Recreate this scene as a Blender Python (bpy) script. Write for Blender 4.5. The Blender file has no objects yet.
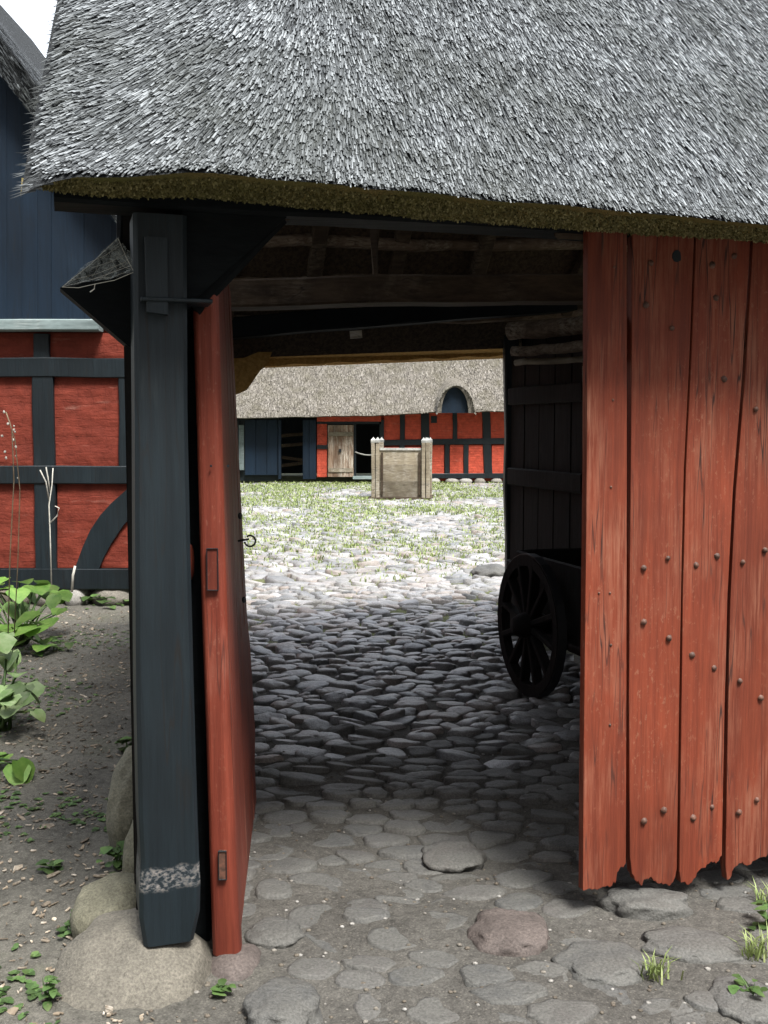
import bpy, bmesh, math, random
import numpy as np
from mathutils import Vector, Matrix, noise, kdtree
R = random.Random(7)
NR = np.random.default_rng(11)
C = bpy.context.scene.collection
PI = math.pi
# ------------------------------------------------------------------ camera
F = 1035.0; EYE = 1.6; PITCH = math.atan(82 / F)
sc = bpy.context.scene
cam = bpy.data.objects.new('camera', bpy.data.cameras.new('camera')); C.objects.link(cam)
cam.location = (0, 0, EYE); cam.rotation_euler = (PI / 2 - PITCH, 0, 0)
cam.data.sensor_fit = 'VERTICAL'; cam.data.sensor_height = 36; cam.data.lens = 36 * F / 1024
cam.data.clip_start = 0.05; cam.data.clip_end = 2000
sc.camera = cam
cp, sp = math.cos(PITCH), math.sin(PITCH)
def ray(u, v):
    a = (u - 384) / F; b = -(v - 512) / F
    return Vector((a, cp + b * sp, -sp + b * cp))
EYEV = Vector((0, 0, EYE))
def at(u, v, y):                      # measured point at a known distance
    d = ray(u, v); return EYEV + d * (y / d.y)
def gnd(u, v, z=0.0):
    d = ray(u, v); return EYEV + d * ((z - EYE) / d.z)
# gatehouse frame: a along the front wall, n into the passage
TH = math.radians(17)
A = Vector((math.cos(TH), math.sin(TH), 0)); N = Vector((-math.sin(TH), math.cos(TH), 0))
O = Vector((-0.67, 2.95, 0)); Z = Vector((0, 0, 1))
def W(a, n, z): return O + A * a + N * n + Z * z
def onp(u, v, n):
    d = ray(u, v); t = (n - (EYEV - O).dot(N)) / d.dot(N); return EYEV + d * t
def an(p): q = p - O; return q.dot(A), q.dot(N)
# ------------------------------------------------------------------ mesh helpers
class MB:
    def __init__(s): s.v = []; s.f = []; s.r = []
    def add(s, vs, fs, r=None):
        k = len(s.v); s.v += [Vector(p) for p in vs]; s.f += [tuple(i + k for i in f) for f in fs]
        s.r += [R.random() if r is None else r] * len(vs); return s
    def hexa(s, b, t, r=None):        # bottom 4, top 4
        return s.add(list(b) + list(t), [(3, 2, 1, 0), (4, 5, 6, 7), (0, 1, 5, 4), (1, 2, 6, 5), (2, 3, 7, 6), (3, 0, 4, 7)], r)
    def prism(s, poly, off, r=None):  # polygon extruded by a vector
        n = len(poly); off = Vector(off)
        return s.add(list(poly) + [Vector(p) + off for p in poly],
                     [tuple(range(n - 1, -1, -1)), tuple(range(n, 2 * n))] + [(i, (i + 1) % n, n + (i + 1) % n, n + i) for i in range(n)], r)
    def beam(s, p0, p1, w, h, up=(0, 0, 1), seg=8, jit=0.006, ch=0.01, r=None, taper=1.0):
        p0 = Vector(p0); p1 = Vector(p1); d = (p1 - p0); L = d.length; d.normalize()
        up = Vector(up); x = d.cross(up)
        if x.length < 1e-4: x = d.cross(Vector((0, 1, 0)))
        x.normalize(); y = x.cross(d).normalized()
        pr = [(w/2-ch, -h/2), (w/2, -h/2+ch), (w/2, h/2-ch), (w/2-ch, h/2), (-w/2+ch, h/2), (-w/2, h/2-ch), (-w/2, -h/2+ch), (-w/2+ch, -h/2)]
        vs = []; sd = Vector((R.uniform(0, 50), R.uniform(0, 50), 0))
        for i in range(seg + 1):
            t = i / seg; q = p0 + d * (L * t); k = 1 + (taper - 1) * t
            wob = noise.noise_vector(sd + Vector((0, 0, t * L * 2.2))) * jit
            for j, (a, b) in enumerate(pr):
                e = noise.noise(sd * 1.7 + Vector((j * 3.1, 0, t * L * 5))) * jit * .8
                vs.append(q + x * (a * k + wob.x + e * (1 if a > 0 else -1)) + y * (b * k + wob.y))
        fs = [tuple(range(7, -1, -1)), tuple(seg * 8 + i for i in range(8))]
        for i in range(seg):
            for j in range(8):
                fs.append((i*8+j, i*8+(j+1) % 8, (i+1)*8+(j+1) % 8, (i+1)*8+j))
        return s.add(vs, fs, r)
    def tube(s, pts, rad, n=6, r=None):
        pts = [Vector(p) for p in pts]; m = len(pts)
        if not isinstance(rad, (list, tuple)): rad = [rad] * m
        vs = []; fs = []
        for i, p in enumerate(pts):
            d = (pts[min(i+1, m-1)] - pts[max(i-1, 0)]).normalized()
            x = d.cross(Vector((.31, .2, .93)));  x = x.normalized() if x.length > 1e-3 else Vector((1, 0, 0)); y = d.cross(x)
            for j in range(n):
                t = 2 * PI * j / n; vs.append(p + (x * math.cos(t) + y * math.sin(t)) * rad[i])
        for i in range(m - 1):
            for j in range(n): fs.append((i*n+j, i*n+(j+1) % n, (i+1)*n+(j+1) % n, (i+1)*n+j))
        fs += [tuple(range(n-1, -1, -1)), tuple((m-1)*n+j for j in range(n))]
        return s.add(vs, fs, r)
    def blob(s, c, sz, seed=0, sub=3, amp=.12, rot=0, flat=1.0, r=None, fr=1.6):
        bm = bmesh.new(); bmesh.ops.create_icosphere(bm, subdivisions=sub, radius=1); c = Vector(c)
        M = Matrix.Rotation(rot, 3, 'Z'); vs = []
        for v in bm.verts:
            p = v.co.copy(); q = p * fr + Vector((seed * 7.3, seed * 1.9, 0))
            p *= 1 + amp * 1.6 * noise.noise(q) + amp * .65 * noise.noise(q * 3.1) + amp * .28 * noise.noise(q * 8)
            if p.z > 0: p.z = p.z ** flat if flat != 1 else p.z
            k = (abs(p.x) ** 3 + abs(p.y) ** 3 + abs(p.z) ** 3) ** (1/3) / max(p.length, 1e-5)
            p = p / (k ** .35)
            vs.append(c + M @ Vector((p.x * sz[0], p.y * sz[1], p.z * sz[2])))
        fs = [tuple(x.index for x in f.verts) for f in bm.faces]; bm.free()
        return s.add(vs, fs, r)
    def build(s, name, mat, parent=None, loc=None, smooth=False, fix=True, angle=None):
        base = root_loc(parent) if parent else Vector(loc) if loc is not None else Vector((0, 0, 0))
        me = bpy.data.meshes.new(name); me.from_pydata([p - base for p in s.v], [], s.f)
        at_ = me.attributes.new('rnd', 'FLOAT', 'POINT'); at_.data.foreach_set('value', np.array(s.r, dtype=np.float32))
        if fix and len(s.v) < 60000:
            bm = bmesh.new(); bm.from_mesh(me); bmesh.ops.recalc_face_normals(bm, faces=bm.faces); bm.to_mesh(me); bm.free()
        if smooth:
            me.polygons.foreach_set('use_smooth', [True] * len(me.polygons))
            if angle: me.set_sharp_from_angle(angle=math.radians(angle))
        return link(name, me, mat, parent, base)
def root_loc(p):
    while p.parent: p = p.parent
    return Vector(p.location)
def link(name, me, mat, parent=None, base=(0, 0, 0)):
    o = bpy.data.objects.new(name, me); C.objects.link(o)
    if mat: me.materials.append(mat)
    if parent: o.parent = parent
    else: o.location = base
    return o
def npmesh(name, V, faces, mat, rnd=None, smooth=False, parent=None, extra=None):
    base = root_loc(parent) if parent else Vector((0, 0, 0))
    me = bpy.data.meshes.new(name); V = np.asarray(V, dtype=np.float32) - np.array(base, dtype=np.float32)
    nv = len(V); sizes = np.array([f.shape[1] for f in faces for _ in range(len(f))], dtype=np.int32) if False else np.concatenate([np.full(len(f), f.shape[1], np.int32) for f in faces])
    idx = np.concatenate([f.ravel() for f in faces]).astype(np.int32)
    me.vertices.add(nv); me.vertices.foreach_set('co', V.ravel())
    me.loops.add(len(idx)); me.loops.foreach_set('vertex_index', idx)
    st = np.concatenate([[0], np.cumsum(sizes)[:-1]]).astype(np.int32)
    me.polygons.add(len(sizes)); me.polygons.foreach_set('loop_start', st); me.polygons.foreach_set('loop_total', sizes)
    me.update(calc_edges=True)
    if rnd is not None:
        x = me.attributes.new('rnd', 'FLOAT', 'POINT'); x.data.foreach_set('value', np.asarray(rnd, dtype=np.float32))
    for k, arr in (extra or {}).items():
        x = me.attributes.new(k, 'FLOAT', 'POINT'); x.data.foreach_set('value', np.asarray(arr, dtype=np.float32))
    me.polygons.foreach_set('use_smooth', [smooth] * len(me.polygons))
    return link(name, me, mat, parent, base)
def thing(name, label, cat, loc, group=None):
    o = bpy.data.objects.new(name, None); C.objects.link(o); o.location = loc; o.empty_display_size = .1
    return tag(o, label, cat, group)
def tag(o, label, cat, group=None):
    o['label'] = label; o['category'] = cat
    if group: o['group'] = group
    return o
# ------------------------------------------------------------------ materials
class NT:
    def __init__(s, name):
        s.m = bpy.data.materials.new(name); s.m.use_nodes = True; s.t = s.m.node_tree; s.n = s.t.nodes; s.l = s.t.links
        s.b = s.n['Principled BSDF']; s.tc = s.n.new('ShaderNodeTexCoord')
    def mp(s, scale=(1, 1, 1), rot=(0, 0, 0)):
        m = s.n.new('ShaderNodeMapping'); m.inputs['Scale'].default_value = scale; m.inputs['Rotation'].default_value = rot
        s.l.new(s.tc.outputs['Object'], m.inputs['Vector']); return m.outputs[0]
    def noise(s, vec, scale=5, detail=5, rough=.6, dist=0):
        x = s.n.new('ShaderNodeTexNoise'); x.inputs['Scale'].default_value = scale; x.inputs['Detail'].default_value = detail
        x.inputs['Roughness'].default_value = rough; x.inputs['Distortion'].default_value = dist
        if vec is not None: s.l.new(vec, x.inputs['Vector'])
        return x.outputs['Fac']
    def vor(s, vec, scale=5, feature='F1'):
        x = s.n.new('ShaderNodeTexVoronoi'); x.feature = feature; x.inputs['Scale'].default_value = scale
        s.l.new(vec, x.inputs['Vector']); return x.outputs['Distance']
    def attr(s, name='rnd'):
        x = s.n.new('ShaderNodeAttribute'); x.attribute_name = name; return x.outputs['Fac']
    def ramp(s, fac, stops, interp='LINEAR'):
        x = s.n.new('ShaderNodeValToRGB'); e = x.color_ramp.elements; x.color_ramp.interpolation = interp
        while len(e) < len(stops): e.new(.5)
        for i, (p, c) in enumerate(stops):
            e[i].position = p; e[i].color = (*c, 1) if not isinstance(c, (int, float)) else (c, c, c, 1)
        s.l.new(fac, x.inputs['Fac']); return x.outputs['Color']
    def mix(s, fac, a, b, mode='MIX'):
        x = s.n.new('ShaderNodeMix'); x.data_type = 'RGBA'; x.blend_type = mode
        for k, i in ((fac, 0), (a, 6), (b, 7)):
            if hasattr(k, 'links'): s.l.new(k, x.inputs[i])
            elif i == 0: x.inputs[0].default_value = k
            else: x.inputs[i].default_value = (*k, 1) if not isinstance(k, (int, float)) else (k, k, k, 1)
        return x.outputs[2]
    def math(s, op, a, b=0.0, clamp=False):
        x = s.n.new('ShaderNodeMath'); x.operation = op; x.use_clamp = clamp
        for i, k in enumerate((a, b)):
            if hasattr(k, 'links'): s.l.new(k, x.inputs[i])
            else: x.inputs[i].default_value = k
        return x.outputs[0]
    def bump(s, h, strength=.4, dist=.01, prev=None):
        x = s.n.new('ShaderNodeBump'); x.inputs['Strength'].default_value = strength; x.inputs['Distance'].default_value = dist
        s.l.new(h, x.inputs['Height'])
        if prev: s.l.new(prev, x.inputs['Normal'])
        return x.outputs[0]
    def done(s, col, rough=.7, nrm=None, spec=.3):
        for k, i in ((col, 'Base Color'), (rough, 'Roughness')):
            if hasattr(k, 'links'): s.l.new(k, s.b.inputs[i])
            else: s.b.inputs[i].default_value = (*k, 1) if i == 'Base Color' else k
        s.b.inputs['Specular IOR Level'].default_value = spec
        if nrm: s.l.new(nrm, s.b.inputs['Normal'])
        return s.m
def wood(name, base, worn, dark, wearpos=.62, grain=(26, 26, 1.6), rough=.65, bstr=.5, spec=.3, rot=(0, 0, 0), var=.25, crack=.5, flake=0, band=None):
    t = NT(name); g = t.mp(grain, rot)
    f1 = t.noise(g, 1.0, 7, .65, .3); f2 = t.noise(t.mp((3, 3, 1.2), rot), 1.6, 6, .6); f3 = t.noise(t.mp(tuple(x * 3.6 for x in grain), rot), 1, 4, .7)
    f4 = t.noise(t.mp((1.9, 1.9, 1.1), rot), 1, 4, .6); f5 = t.noise(t.mp((70, 70, 40), rot), 1, 5, .7)
    c = t.mix(t.ramp(f1, [(.3, 0), (.75, 1)]), dark, base)
    c = t.mix(1, c, t.ramp(f4, [(.3, .7), (.7, 1.25)]), 'MULTIPLY')
    c = t.mix(1, c, t.ramp(f3, [(.3, .8), (.7, 1.16)]), 'MULTIPLY')
    w = t.math('MULTIPLY', t.ramp(f2, [(wearpos-.12, 0), (wearpos+.1, 1)]), t.ramp(f3, [(.4, 0), (.62, 1)]))
    c = t.mix(w, c, worn)
    if flake:
        fl = t.math('MULTIPLY', t.ramp(f5, [(.58, 0), (.64, 1)]), t.ramp(f4, [(.42, 0), (.62, flake)]))
        c = t.mix(fl, c, worn)
    cr = t.math('ABSOLUTE', t.math('SUBTRACT', t.noise(t.mp(tuple(x * .8 for x in grain), rot), 1, 2, .5), .5))
    crk = t.math('MULTIPLY', t.ramp(cr, [(.004, 1), (.016, 0)]), t.ramp(f2, [(.45, 0), (.6, crack)]))
    c = t.mix(crk, c, (.008, .008, .008))
    if band:
        sx = t.n.new('ShaderNodeSeparateXYZ'); t.l.new(t.tc.outputs['Object'], sx.inputs[0]); z = sx.outputs[2]
        wz = t.math('MULTIPLY_ADD', f5, .03); 
        zz = t.math('ADD', z, t.math('MULTIPLY', t.math('SUBTRACT', f2, .5), .09))
        up = t.n.new('ShaderNodeMapRange'); up.inputs[1].default_value = band[0]; up.inputs[2].default_value = band[0] + .012; t.l.new(zz, up.inputs[0])
        dn = t.n.new('ShaderNodeMapRange'); dn.inputs[1].default_value = band[1]; dn.inputs[2].default_value = band[1] - .012; t.l.new(zz, dn.inputs[0])
        bm_ = t.math('MULTIPLY', up.outputs[0], dn.outputs[0]); pt = t.noise(t.mp((75, 75, 110)), 1, 3, .6)
        bc = t.ramp(pt, [(.44, (.012, .018, .022)), (.5, (.07, .075, .08)), (.6, (.13, .12, .11)), (.72, (.22, .205, .2))])
        c = t.mix(bm_, c, bc)
    k = t.math('ADD', t.math('MULTIPLY', t.attr(), var * 2), 1 - var)
    kk = t.n.new('ShaderNodeCombineColor')
    for i in range(3): t.l.new(k, kk.inputs[i])
    c = t.mix(1.0, c, kk.outputs[0], 'MULTIPLY')
    nb = t.bump(f3, bstr * .6, .003, t.bump(f1, bstr, .006, t.bump(cr, .5 * crack, .012)))
    rr = t.n.new('ShaderNodeMapRange'); t.l.new(f2, rr.inputs[0]); rr.inputs[3].default_value = rough - .12; rr.inputs[4].default_value = rough + .15
    return t.done(c, rr.outputs[0], nb, spec)
M = {}
M['red'] = wood('red_paint', (.205, .044, .024), (.27, .12, .085), (.115, .021, .012), .66, (22, 22, 1.2), .55, .5, flake=.5)
M['red_old'] = wood('red_paint_worn', (.22, .046, .02), (.26, .108, .066), (.135, .026, .012), .60, (30, 30, 1.3), .68, .8, var=.3, crack=.8, flake=.8)
M['tar'] = wood('tar_paint', (.0095, .0165, .021), (.03, .038, .04), (.005, .009, .012), .76, (24, 24, 1.4), .5, .6, .35, crack=.9)
M['tar_post'] = wood('tar_paint_post', (.0095, .0165, .021), (.03, .038, .04), (.005, .009, .012), .76, (24, 24, 1.4), .5, .6, .35, crack=.9, band=(.268, .345))
M['tar_h'] = wood('tar_paint_lengthwise', (.006, .008, .009), (.025, .028, .026), (.003, .004, .005), .78, (1.6, 24, 24), .7, .55, .12)
M['blue'] = wood('blue_board_paint', (.006, .016, .031), (.012, .026, .044), (.004, .012, .024), .74, (20, 20, .8), .6, .3, .25, var=.08)
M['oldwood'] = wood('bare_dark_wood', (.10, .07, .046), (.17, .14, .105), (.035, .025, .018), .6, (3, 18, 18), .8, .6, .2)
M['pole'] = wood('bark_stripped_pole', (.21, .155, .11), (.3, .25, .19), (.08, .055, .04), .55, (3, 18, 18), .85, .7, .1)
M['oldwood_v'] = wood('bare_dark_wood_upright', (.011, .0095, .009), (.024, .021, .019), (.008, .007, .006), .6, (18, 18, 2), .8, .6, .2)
M['grey_wood'] = wood('weathered_wood', (.27, .235, .17), (.36, .33, .28), (.15, .12, .085), .55, (2, 2, 12), .75, .5, .25, var=.4)
M['door_wood'] = wood('weathered_door_wood', (.25, .17, .11), (.42, .38, .32), (.12, .07, .045), .5, (14, 14, 1), .75, .5, .25)
M['sill'] = wood('pale_sill_paint', (.22, .27, .27), (.3, .34, .33), (.12, .16, .16), .6, (2, 14, 14), .6, .3)
M['zinc'] = wood('pale_cap_paint', (.4, .4, .38), (.48, .47, .44), (.3, .3, .28), .6, (5, 5, 5), .5, .2)
def m_iron():
    t = NT('rusty_iron'); f = t.noise(t.mp((60, 60, 60)), 1, 4)
    return t.done(t.ramp(f, [(.35, (.05, .028, .02)), (.7, (.16, .07, .045))]), .6, t.bump(f, .4, .002), .4)
M['iron'] = m_iron()
def m_black():
    t = NT('black_iron'); return t.done((.012, .013, .015), .5, None, .4)
M['black'] = m_black()
def m_reed(name, a, b, c, rough=.42, spec=.55):
    t = NT(name); r = t.attr(); f = t.noise(t.mp((2, 2, 2)), 1.3, 4)
    col = t.ramp(r, [(0, a), (.5, b), (1, c)])
    col = t.mix(t.ramp(f, [(.42, 0), (.7, .55)]), col, (a[0] * 1.5, a[1] * 1.5, a[2] * 1.1))
    return t.done(col, rough, None, spec)
M['reed'] = m_reed('silver_reed', (.02, .023, .024), (.085, .094, .1), (.275, .298, .312), .6, .25)
M['reed_far'] = m_reed('tan_reed', (.055, .05, .043), (.14, .128, .11), (.26, .243, .215), .7, .15)
M['moss_ends'] = m_reed('mossy_reed_ends', (.085, .08, .04), (.26, .235, .11), (.42, .38, .2), .9, .05)
def m_thatchbase(name, a, b, sc=60, g=None):
    t = NT(name); f = t.noise(t.mp((sc, sc, sc)), 1, 6, .7); f2 = t.noise(t.mp((4, 4, 4)), 1, 5)
    c = t.ramp(f, [(.3, a), (.7, b)])
    if g: c = t.mix(t.ramp(f2, [(.4, 0), (.65, .8)]), c, g)
    return t.done(c, .9, t.bump(f, 1.0, .02), .1)
M['thatch'] = m_thatchbase('thatch_core', (.018, .02, .022), (.065, .07, .073), 90)
M['thatch_far'] = m_thatchbase('thatch_core_tan', (.06, .055, .045), (.2, .182, .155), 14)
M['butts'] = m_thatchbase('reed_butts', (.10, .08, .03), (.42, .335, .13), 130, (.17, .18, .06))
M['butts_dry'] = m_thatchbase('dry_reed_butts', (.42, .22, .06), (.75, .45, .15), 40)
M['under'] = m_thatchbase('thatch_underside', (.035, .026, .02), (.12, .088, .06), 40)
def m_stone(name, cols, rough=.55, spec=.4, dust=None, sc=1):
    t = NT(name); r = t.attr(); f = t.noise(t.mp((9*sc,)*3), 1, 8, .65); f2 = t.noise(t.mp((120*sc,)*3), 1, 3, .7)
    c = t.ramp(r, [(i / (len(cols) - 1), k) for i, k in enumerate(cols)])
    c = t.mix(1, c, t.ramp(f, [(.25, .6), (.75, 1.25)]), 'MULTIPLY')
    c = t.mix(1, c, t.ramp(f2, [(.3, .6), (.7, 1.35)]), 'MULTIPLY')
    if dust: c = t.mix(t.ramp(t.noise(t.mp((5, 5, 5)), 1, 9, .75), [(.34, .3), (.54, .95)]), c, t.mix(1, dust, t.ramp(f2, [(.3, .65), (.7, 1.35)]), 'MULTIPLY'))
    rr = t.math('MULTIPLY_ADD', f, .3); 
    x = t.n.new('ShaderNodeMapRange'); t.l.new(f, x.inputs[0]); x.inputs[3].default_value = rough - .15; x.inputs[4].default_value = rough + .15
    return t.done(c, x.outputs[0], t.bump(f2, .6, .005, t.bump(f, .8, .02)), spec)
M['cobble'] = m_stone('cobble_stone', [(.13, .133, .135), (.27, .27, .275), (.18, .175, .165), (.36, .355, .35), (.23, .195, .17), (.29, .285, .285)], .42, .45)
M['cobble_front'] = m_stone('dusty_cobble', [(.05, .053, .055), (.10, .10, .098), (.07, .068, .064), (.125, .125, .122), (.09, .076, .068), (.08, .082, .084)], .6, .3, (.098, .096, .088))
M['boulder'] = m_stone('boulder_stone', [(.115, .105, .085), (.14, .128, .105)], .75, .25)
M['boulder_moss'] = m_stone('mossy_boulder', [(.125, .118, .08), (.15, .142, .105)], .8, .2)
M['boulder_pink'] = m_stone('reddish_stone', [(.10, .083, .075), (.12, .098, .089)], .75, .25)
M['found'] = m_stone('foundation_stone', [(.11, .09, .07), (.15, .132, .105), (.34, .33, .31)], .75, .25)
def m_brick(name, c1, c2, mort, sc=1.0, wob=.03, bs=.8):
    t = NT(name)
    n = t.n.new('ShaderNodeTexNoise'); n.inputs['Scale'].default_value = 2.2; n.inputs['Detail'].default_value = 4; t.l.new(t.tc.outputs['Object'], n.inputs['Vector'])
    vm = t.n.new('ShaderNodeVectorMath'); vm.operation = 'SUBTRACT'; t.l.new(n.outputs['Color'], vm.inputs[0]); vm.inputs[1].default_value = (.5, .5, .5)
    v2 = t.n.new('ShaderNodeVectorMath'); v2.operation = 'SCALE'; t.l.new(vm.outputs[0], v2.inputs[0]); v2.inputs['Scale'].default_value = wob * 3
    v3 = t.n.new('ShaderNodeVectorMath'); v3.operation = 'ADD'; t.l.new(t.tc.outputs['Object'], v3.inputs[0]); t.l.new(v2.outputs[0], v3.inputs[1])
    sx = t.n.new('ShaderNodeSeparateXYZ'); t.l.new(v3.outputs[0], sx.inputs[0]); cx = t.n.new('ShaderNodeCombineXYZ')
    t.l.new(sx.outputs[0], cx.inputs[0]); t.l.new(sx.outputs[2], cx.inputs[1])
    b = t.n.new('ShaderNodeTexBrick'); t.l.new(cx.outputs[0], b.inputs['Vector']); b.inputs['Scale'].default_value = sc
    b.inputs['Brick Width'].default_value = .24; b.inputs['Row Height'].default_value = .075; b.inputs['Mortar Size'].default_value = .008; b.inputs['Mortar Smooth'].default_value = .6
    b.inputs['Color1'].default_value = (*c1, 1); b.inputs['Color2'].default_value = (*c2, 1); b.inputs['Mortar'].default_value = (*mort, 1)
    f = t.noise(t.mp((7, 7, 7)), 1, 7, .65); f2 = t.noise(t.mp((2, 2, 9)), 1, 5, .6)
    c = t.mix(1, b.outputs['Color'], t.ramp(f, [(.25, .62), (.75, 1.25)]), 'MULTIPLY')
    c = t.mix(t.ramp(f2, [(.62, 0), (.8, .5)]), c, (.42, .25, .2))
    inv = t.math('SUBTRACT', 1.0, b.outputs['Fac'])
    return t.done(c, .75, t.bump(inv, bs, .02, t.bump(f, .6, .03, t.bump(t.noise(t.mp((3, 3, 22)), 1, 5, .6), .22, .03))), .2)
M['brick'] = m_brick('red_limewashed_brick', (.165, .03, .018), (.18, .034, .02), (.158, .029, .0175), 1, .05, .12)
M['brick_far'] = m_brick('sunlit_red_brick', (.46, .072, .04), (.50, .082, .046), (.42, .068, .04), 1, .02, .5)  # red raised so the colour carries the stronger light on the far wall
def m_leaf(name, c1, c2):
    t = NT(name); f = t.noise(t.mp((14, 14, 14)), 1, 4); c = t.mix(t.ramp(f, [(.35, 0), (.65, 1)]), c1, c2)
    c = t.mix(1, c, t.ramp(t.attr(), [(0, .5), (1, 1.5)]), 'MULTIPLY')
    c = t.mix(t.ramp(t.noise(t.mp((5, 5, 5)), 1, 3), [(.55, 0), (.75, .45)]), c, (.2, .19, .07))
    t.done(c, .5, t.bump(f, .3, .01), .35)
    tr = t.n.new('ShaderNodeBsdfTranslucent'); t.l.new(c, tr.inputs['Color']); ms = t.n.new('ShaderNodeMixShader'); ms.inputs[0].default_value = .3
    out = t.n['Material Output']; t.l.new(t.b.outputs[0], ms.inputs[1]); t.l.new(tr.outputs[0], ms.inputs[2]); t.l.new(ms.outputs[0], out.inputs['Surface'])
    return t.m
M['leaf'] = m_leaf('broad_leaf', (.085, .18, .03), (.15, .25, .055))
M['leaf_pale'] = m_leaf('pale_leaf', (.14, .24, .07), (.27, .34, .18))
M['weed'] = m_leaf('weed_leaf', (.05, .10, .027), (.095, .155, .05))
M['grass'] = m_leaf('grass_blade', (.15, .21, .055), (.27, .31, .13))
M['stalk'] = wood('dry_stalk', (.28, .22, .13), (.4, .35, .28), (.15, .1, .06), .6, (5, 5, 5), .8, .1)
M['pale_stalk'] = wood('pale_dry_stalk', (.55, .53, .47), (.6, .6, .55), (.42, .4, .35), .6, (5, 5, 5), .8, .1)
M['flake'] = wood('bare_flaked_wood', (.22, .19, .16), (.4, .38, .36), (.02, .03, .035), .5, (60, 60, 60), .8, .2, .2, var=.6)
M['chip'] = wood('wood_chip', (.27, .22, .16), (.42, .38, .32), (.13, .1, .07), .55, (9, 9, 9), .8, .1, .2, var=.5)
def m_ground():
    t = NT('earth'); z = t.attr('zone'); f = t.noise(t.mp((1.3,)*3), 1, 8, .65); f2 = t.noise(t.mp((28,)*3), 1, 7, .7); f3 = t.noise(t.mp((150,)*3), 1, 4, .75)
    pv = t.vor(t.mp((70, 70, 70)), 1)
    gard = t.ramp(f, [(.3, (.07, .067, .058)), (.55, (.125, .118, .1)), (.75, (.09, .095, .06))])
    dust = t.ramp(f, [(.3, (.07, .066, .059)), (.7, (.12, .114, .102))])
    yard = t.ramp(f, [(.3, (.07, .08, .035)), (.7, (.14, .15, .07))])
    c = t.mix(t.math('MULTIPLY', z, 1.0, True), gard, dust); c = t.mix(t.math('SUBTRACT', z, 1.0, True), c, yard)
    c = t.mix(1, c, t.ramp(f2, [(.28, .6), (.72, 1.35)]), 'MULTIPLY'); c = t.mix(1, c, t.ramp(f3, [(.3, .6), (.7, 1.4)]), 'MULTIPLY')
    c = t.mix(t.ramp(pv, [(.1, .55), (.3, 0)]), c, (.2, .185, .16))
    return t.done(c, .9, t.bump(f3, .7, .006, t.bump(f2, .8, .02)), .15)
M['ground'] = m_ground()
def m_web():
    t = NT('cobweb_silk'); t.done((.55, .6, .58), .8); tr = t.n.new('ShaderNodeBsdfTransparent'); ms = t.n.new('ShaderNodeMixShader')
    f = t.ramp(t.noise(t.mp((40, 40, 40)), 1, 6, .7, .8), [(.4, .04), (.75, .6)])
    t.l.new(f, ms.inputs[0]); t.l.new(tr.outputs[0], ms.inputs[1]); t.l.new(t.b.outputs[0], ms.inputs[2]); t.l.new(ms.outputs[0], t.n['Material Output'].inputs['Surface']); return t.m
M['web'] = m_web()
# ------------------------------------------------------------------ passage geometry shared values
LW0 = Vector((-0.72, 3.05, 0)); LW1 = Vector((-1.74, 7.55, 0))          # left passage wall line
RW0 = Vector((2.32, 3.86, 0)); RW1 = Vector((1.06, 8.0, 0))             # right passage wall line
def leftx(y): return LW0.x + (LW1.x - LW0.x) * (y - LW0.y) / (LW1.y - LW0.y)
def rightx(y): return RW0.x + (RW1.x - RW0.x) * (y - RW0.y) / (RW1.y - RW0.y)
# ------------------------------------------------------------------ ground
def zone_of(x, y):
    # 0 garden earth, 1 dusty passage, 2 grassy yard
    e = .15 * noise.noise(Vector((x * 2, y * 2, 3)))
    if y > 7.9: z = 2.0 if x > -1.9 + e else (2.0 if y > 9.6 else 0.0)
    elif y < 3.0: z = min(1, max(0, (x + .62 + e - (3.0 - y) * .05) / .25))
    else: z = min(1, max(0, (x - leftx(y) + e) / .15))
    if 7.2 < y <= 7.9 and z > .9: z = 1 + (y - 7.2) / .7
    return z
def gh(x, y): return .026 * noise.noise(Vector((x * 1.7, y * 1.7, 0))) + .007 * noise.noise(Vector((x * 9, y * 9, 5))) + .003 * noise.noise(Vector((x * 31, y * 31, 9)))
def build_ground():
    xs = [-300, -120, -50, -25, -14, -9, -7] + list(np.arange(-5.6, 3.6, .03)) + [3.8, 4.4, 5.5, 8, 14, 25, 50, 120, 300]
    ys = [-120, -40, -14, -5, -1, .5] + list(np.arange(1.2, 10.2, .03)) + list(np.arange(10.4, 34, .4)) + [36, 42, 60, 120, 300]
    nx, ny = len(xs), len(ys); V = np.zeros((nx * ny, 3)); zn = np.zeros(nx * ny)
    k = 0
    for y in ys:
        for x in xs:
            near = -5.6 <= x <= 3.6 and 1.2 <= y <= 10.2
            V[k] = (x, y, gh(x, y) if near else -.004); zn[k] = zone_of(x, y); k += 1
    i = np.arange(nx - 1)[None, :] + nx * np.arange(ny - 1)[:, None]; i = i.ravel()
    o = npmesh('ground', V, [np.stack([i, i + 1, i + 1 + nx, i + nx], 1)], M['ground'], None, True, extra={'zone': zn}); o['kind'] = 'structure'
build_ground()
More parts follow.
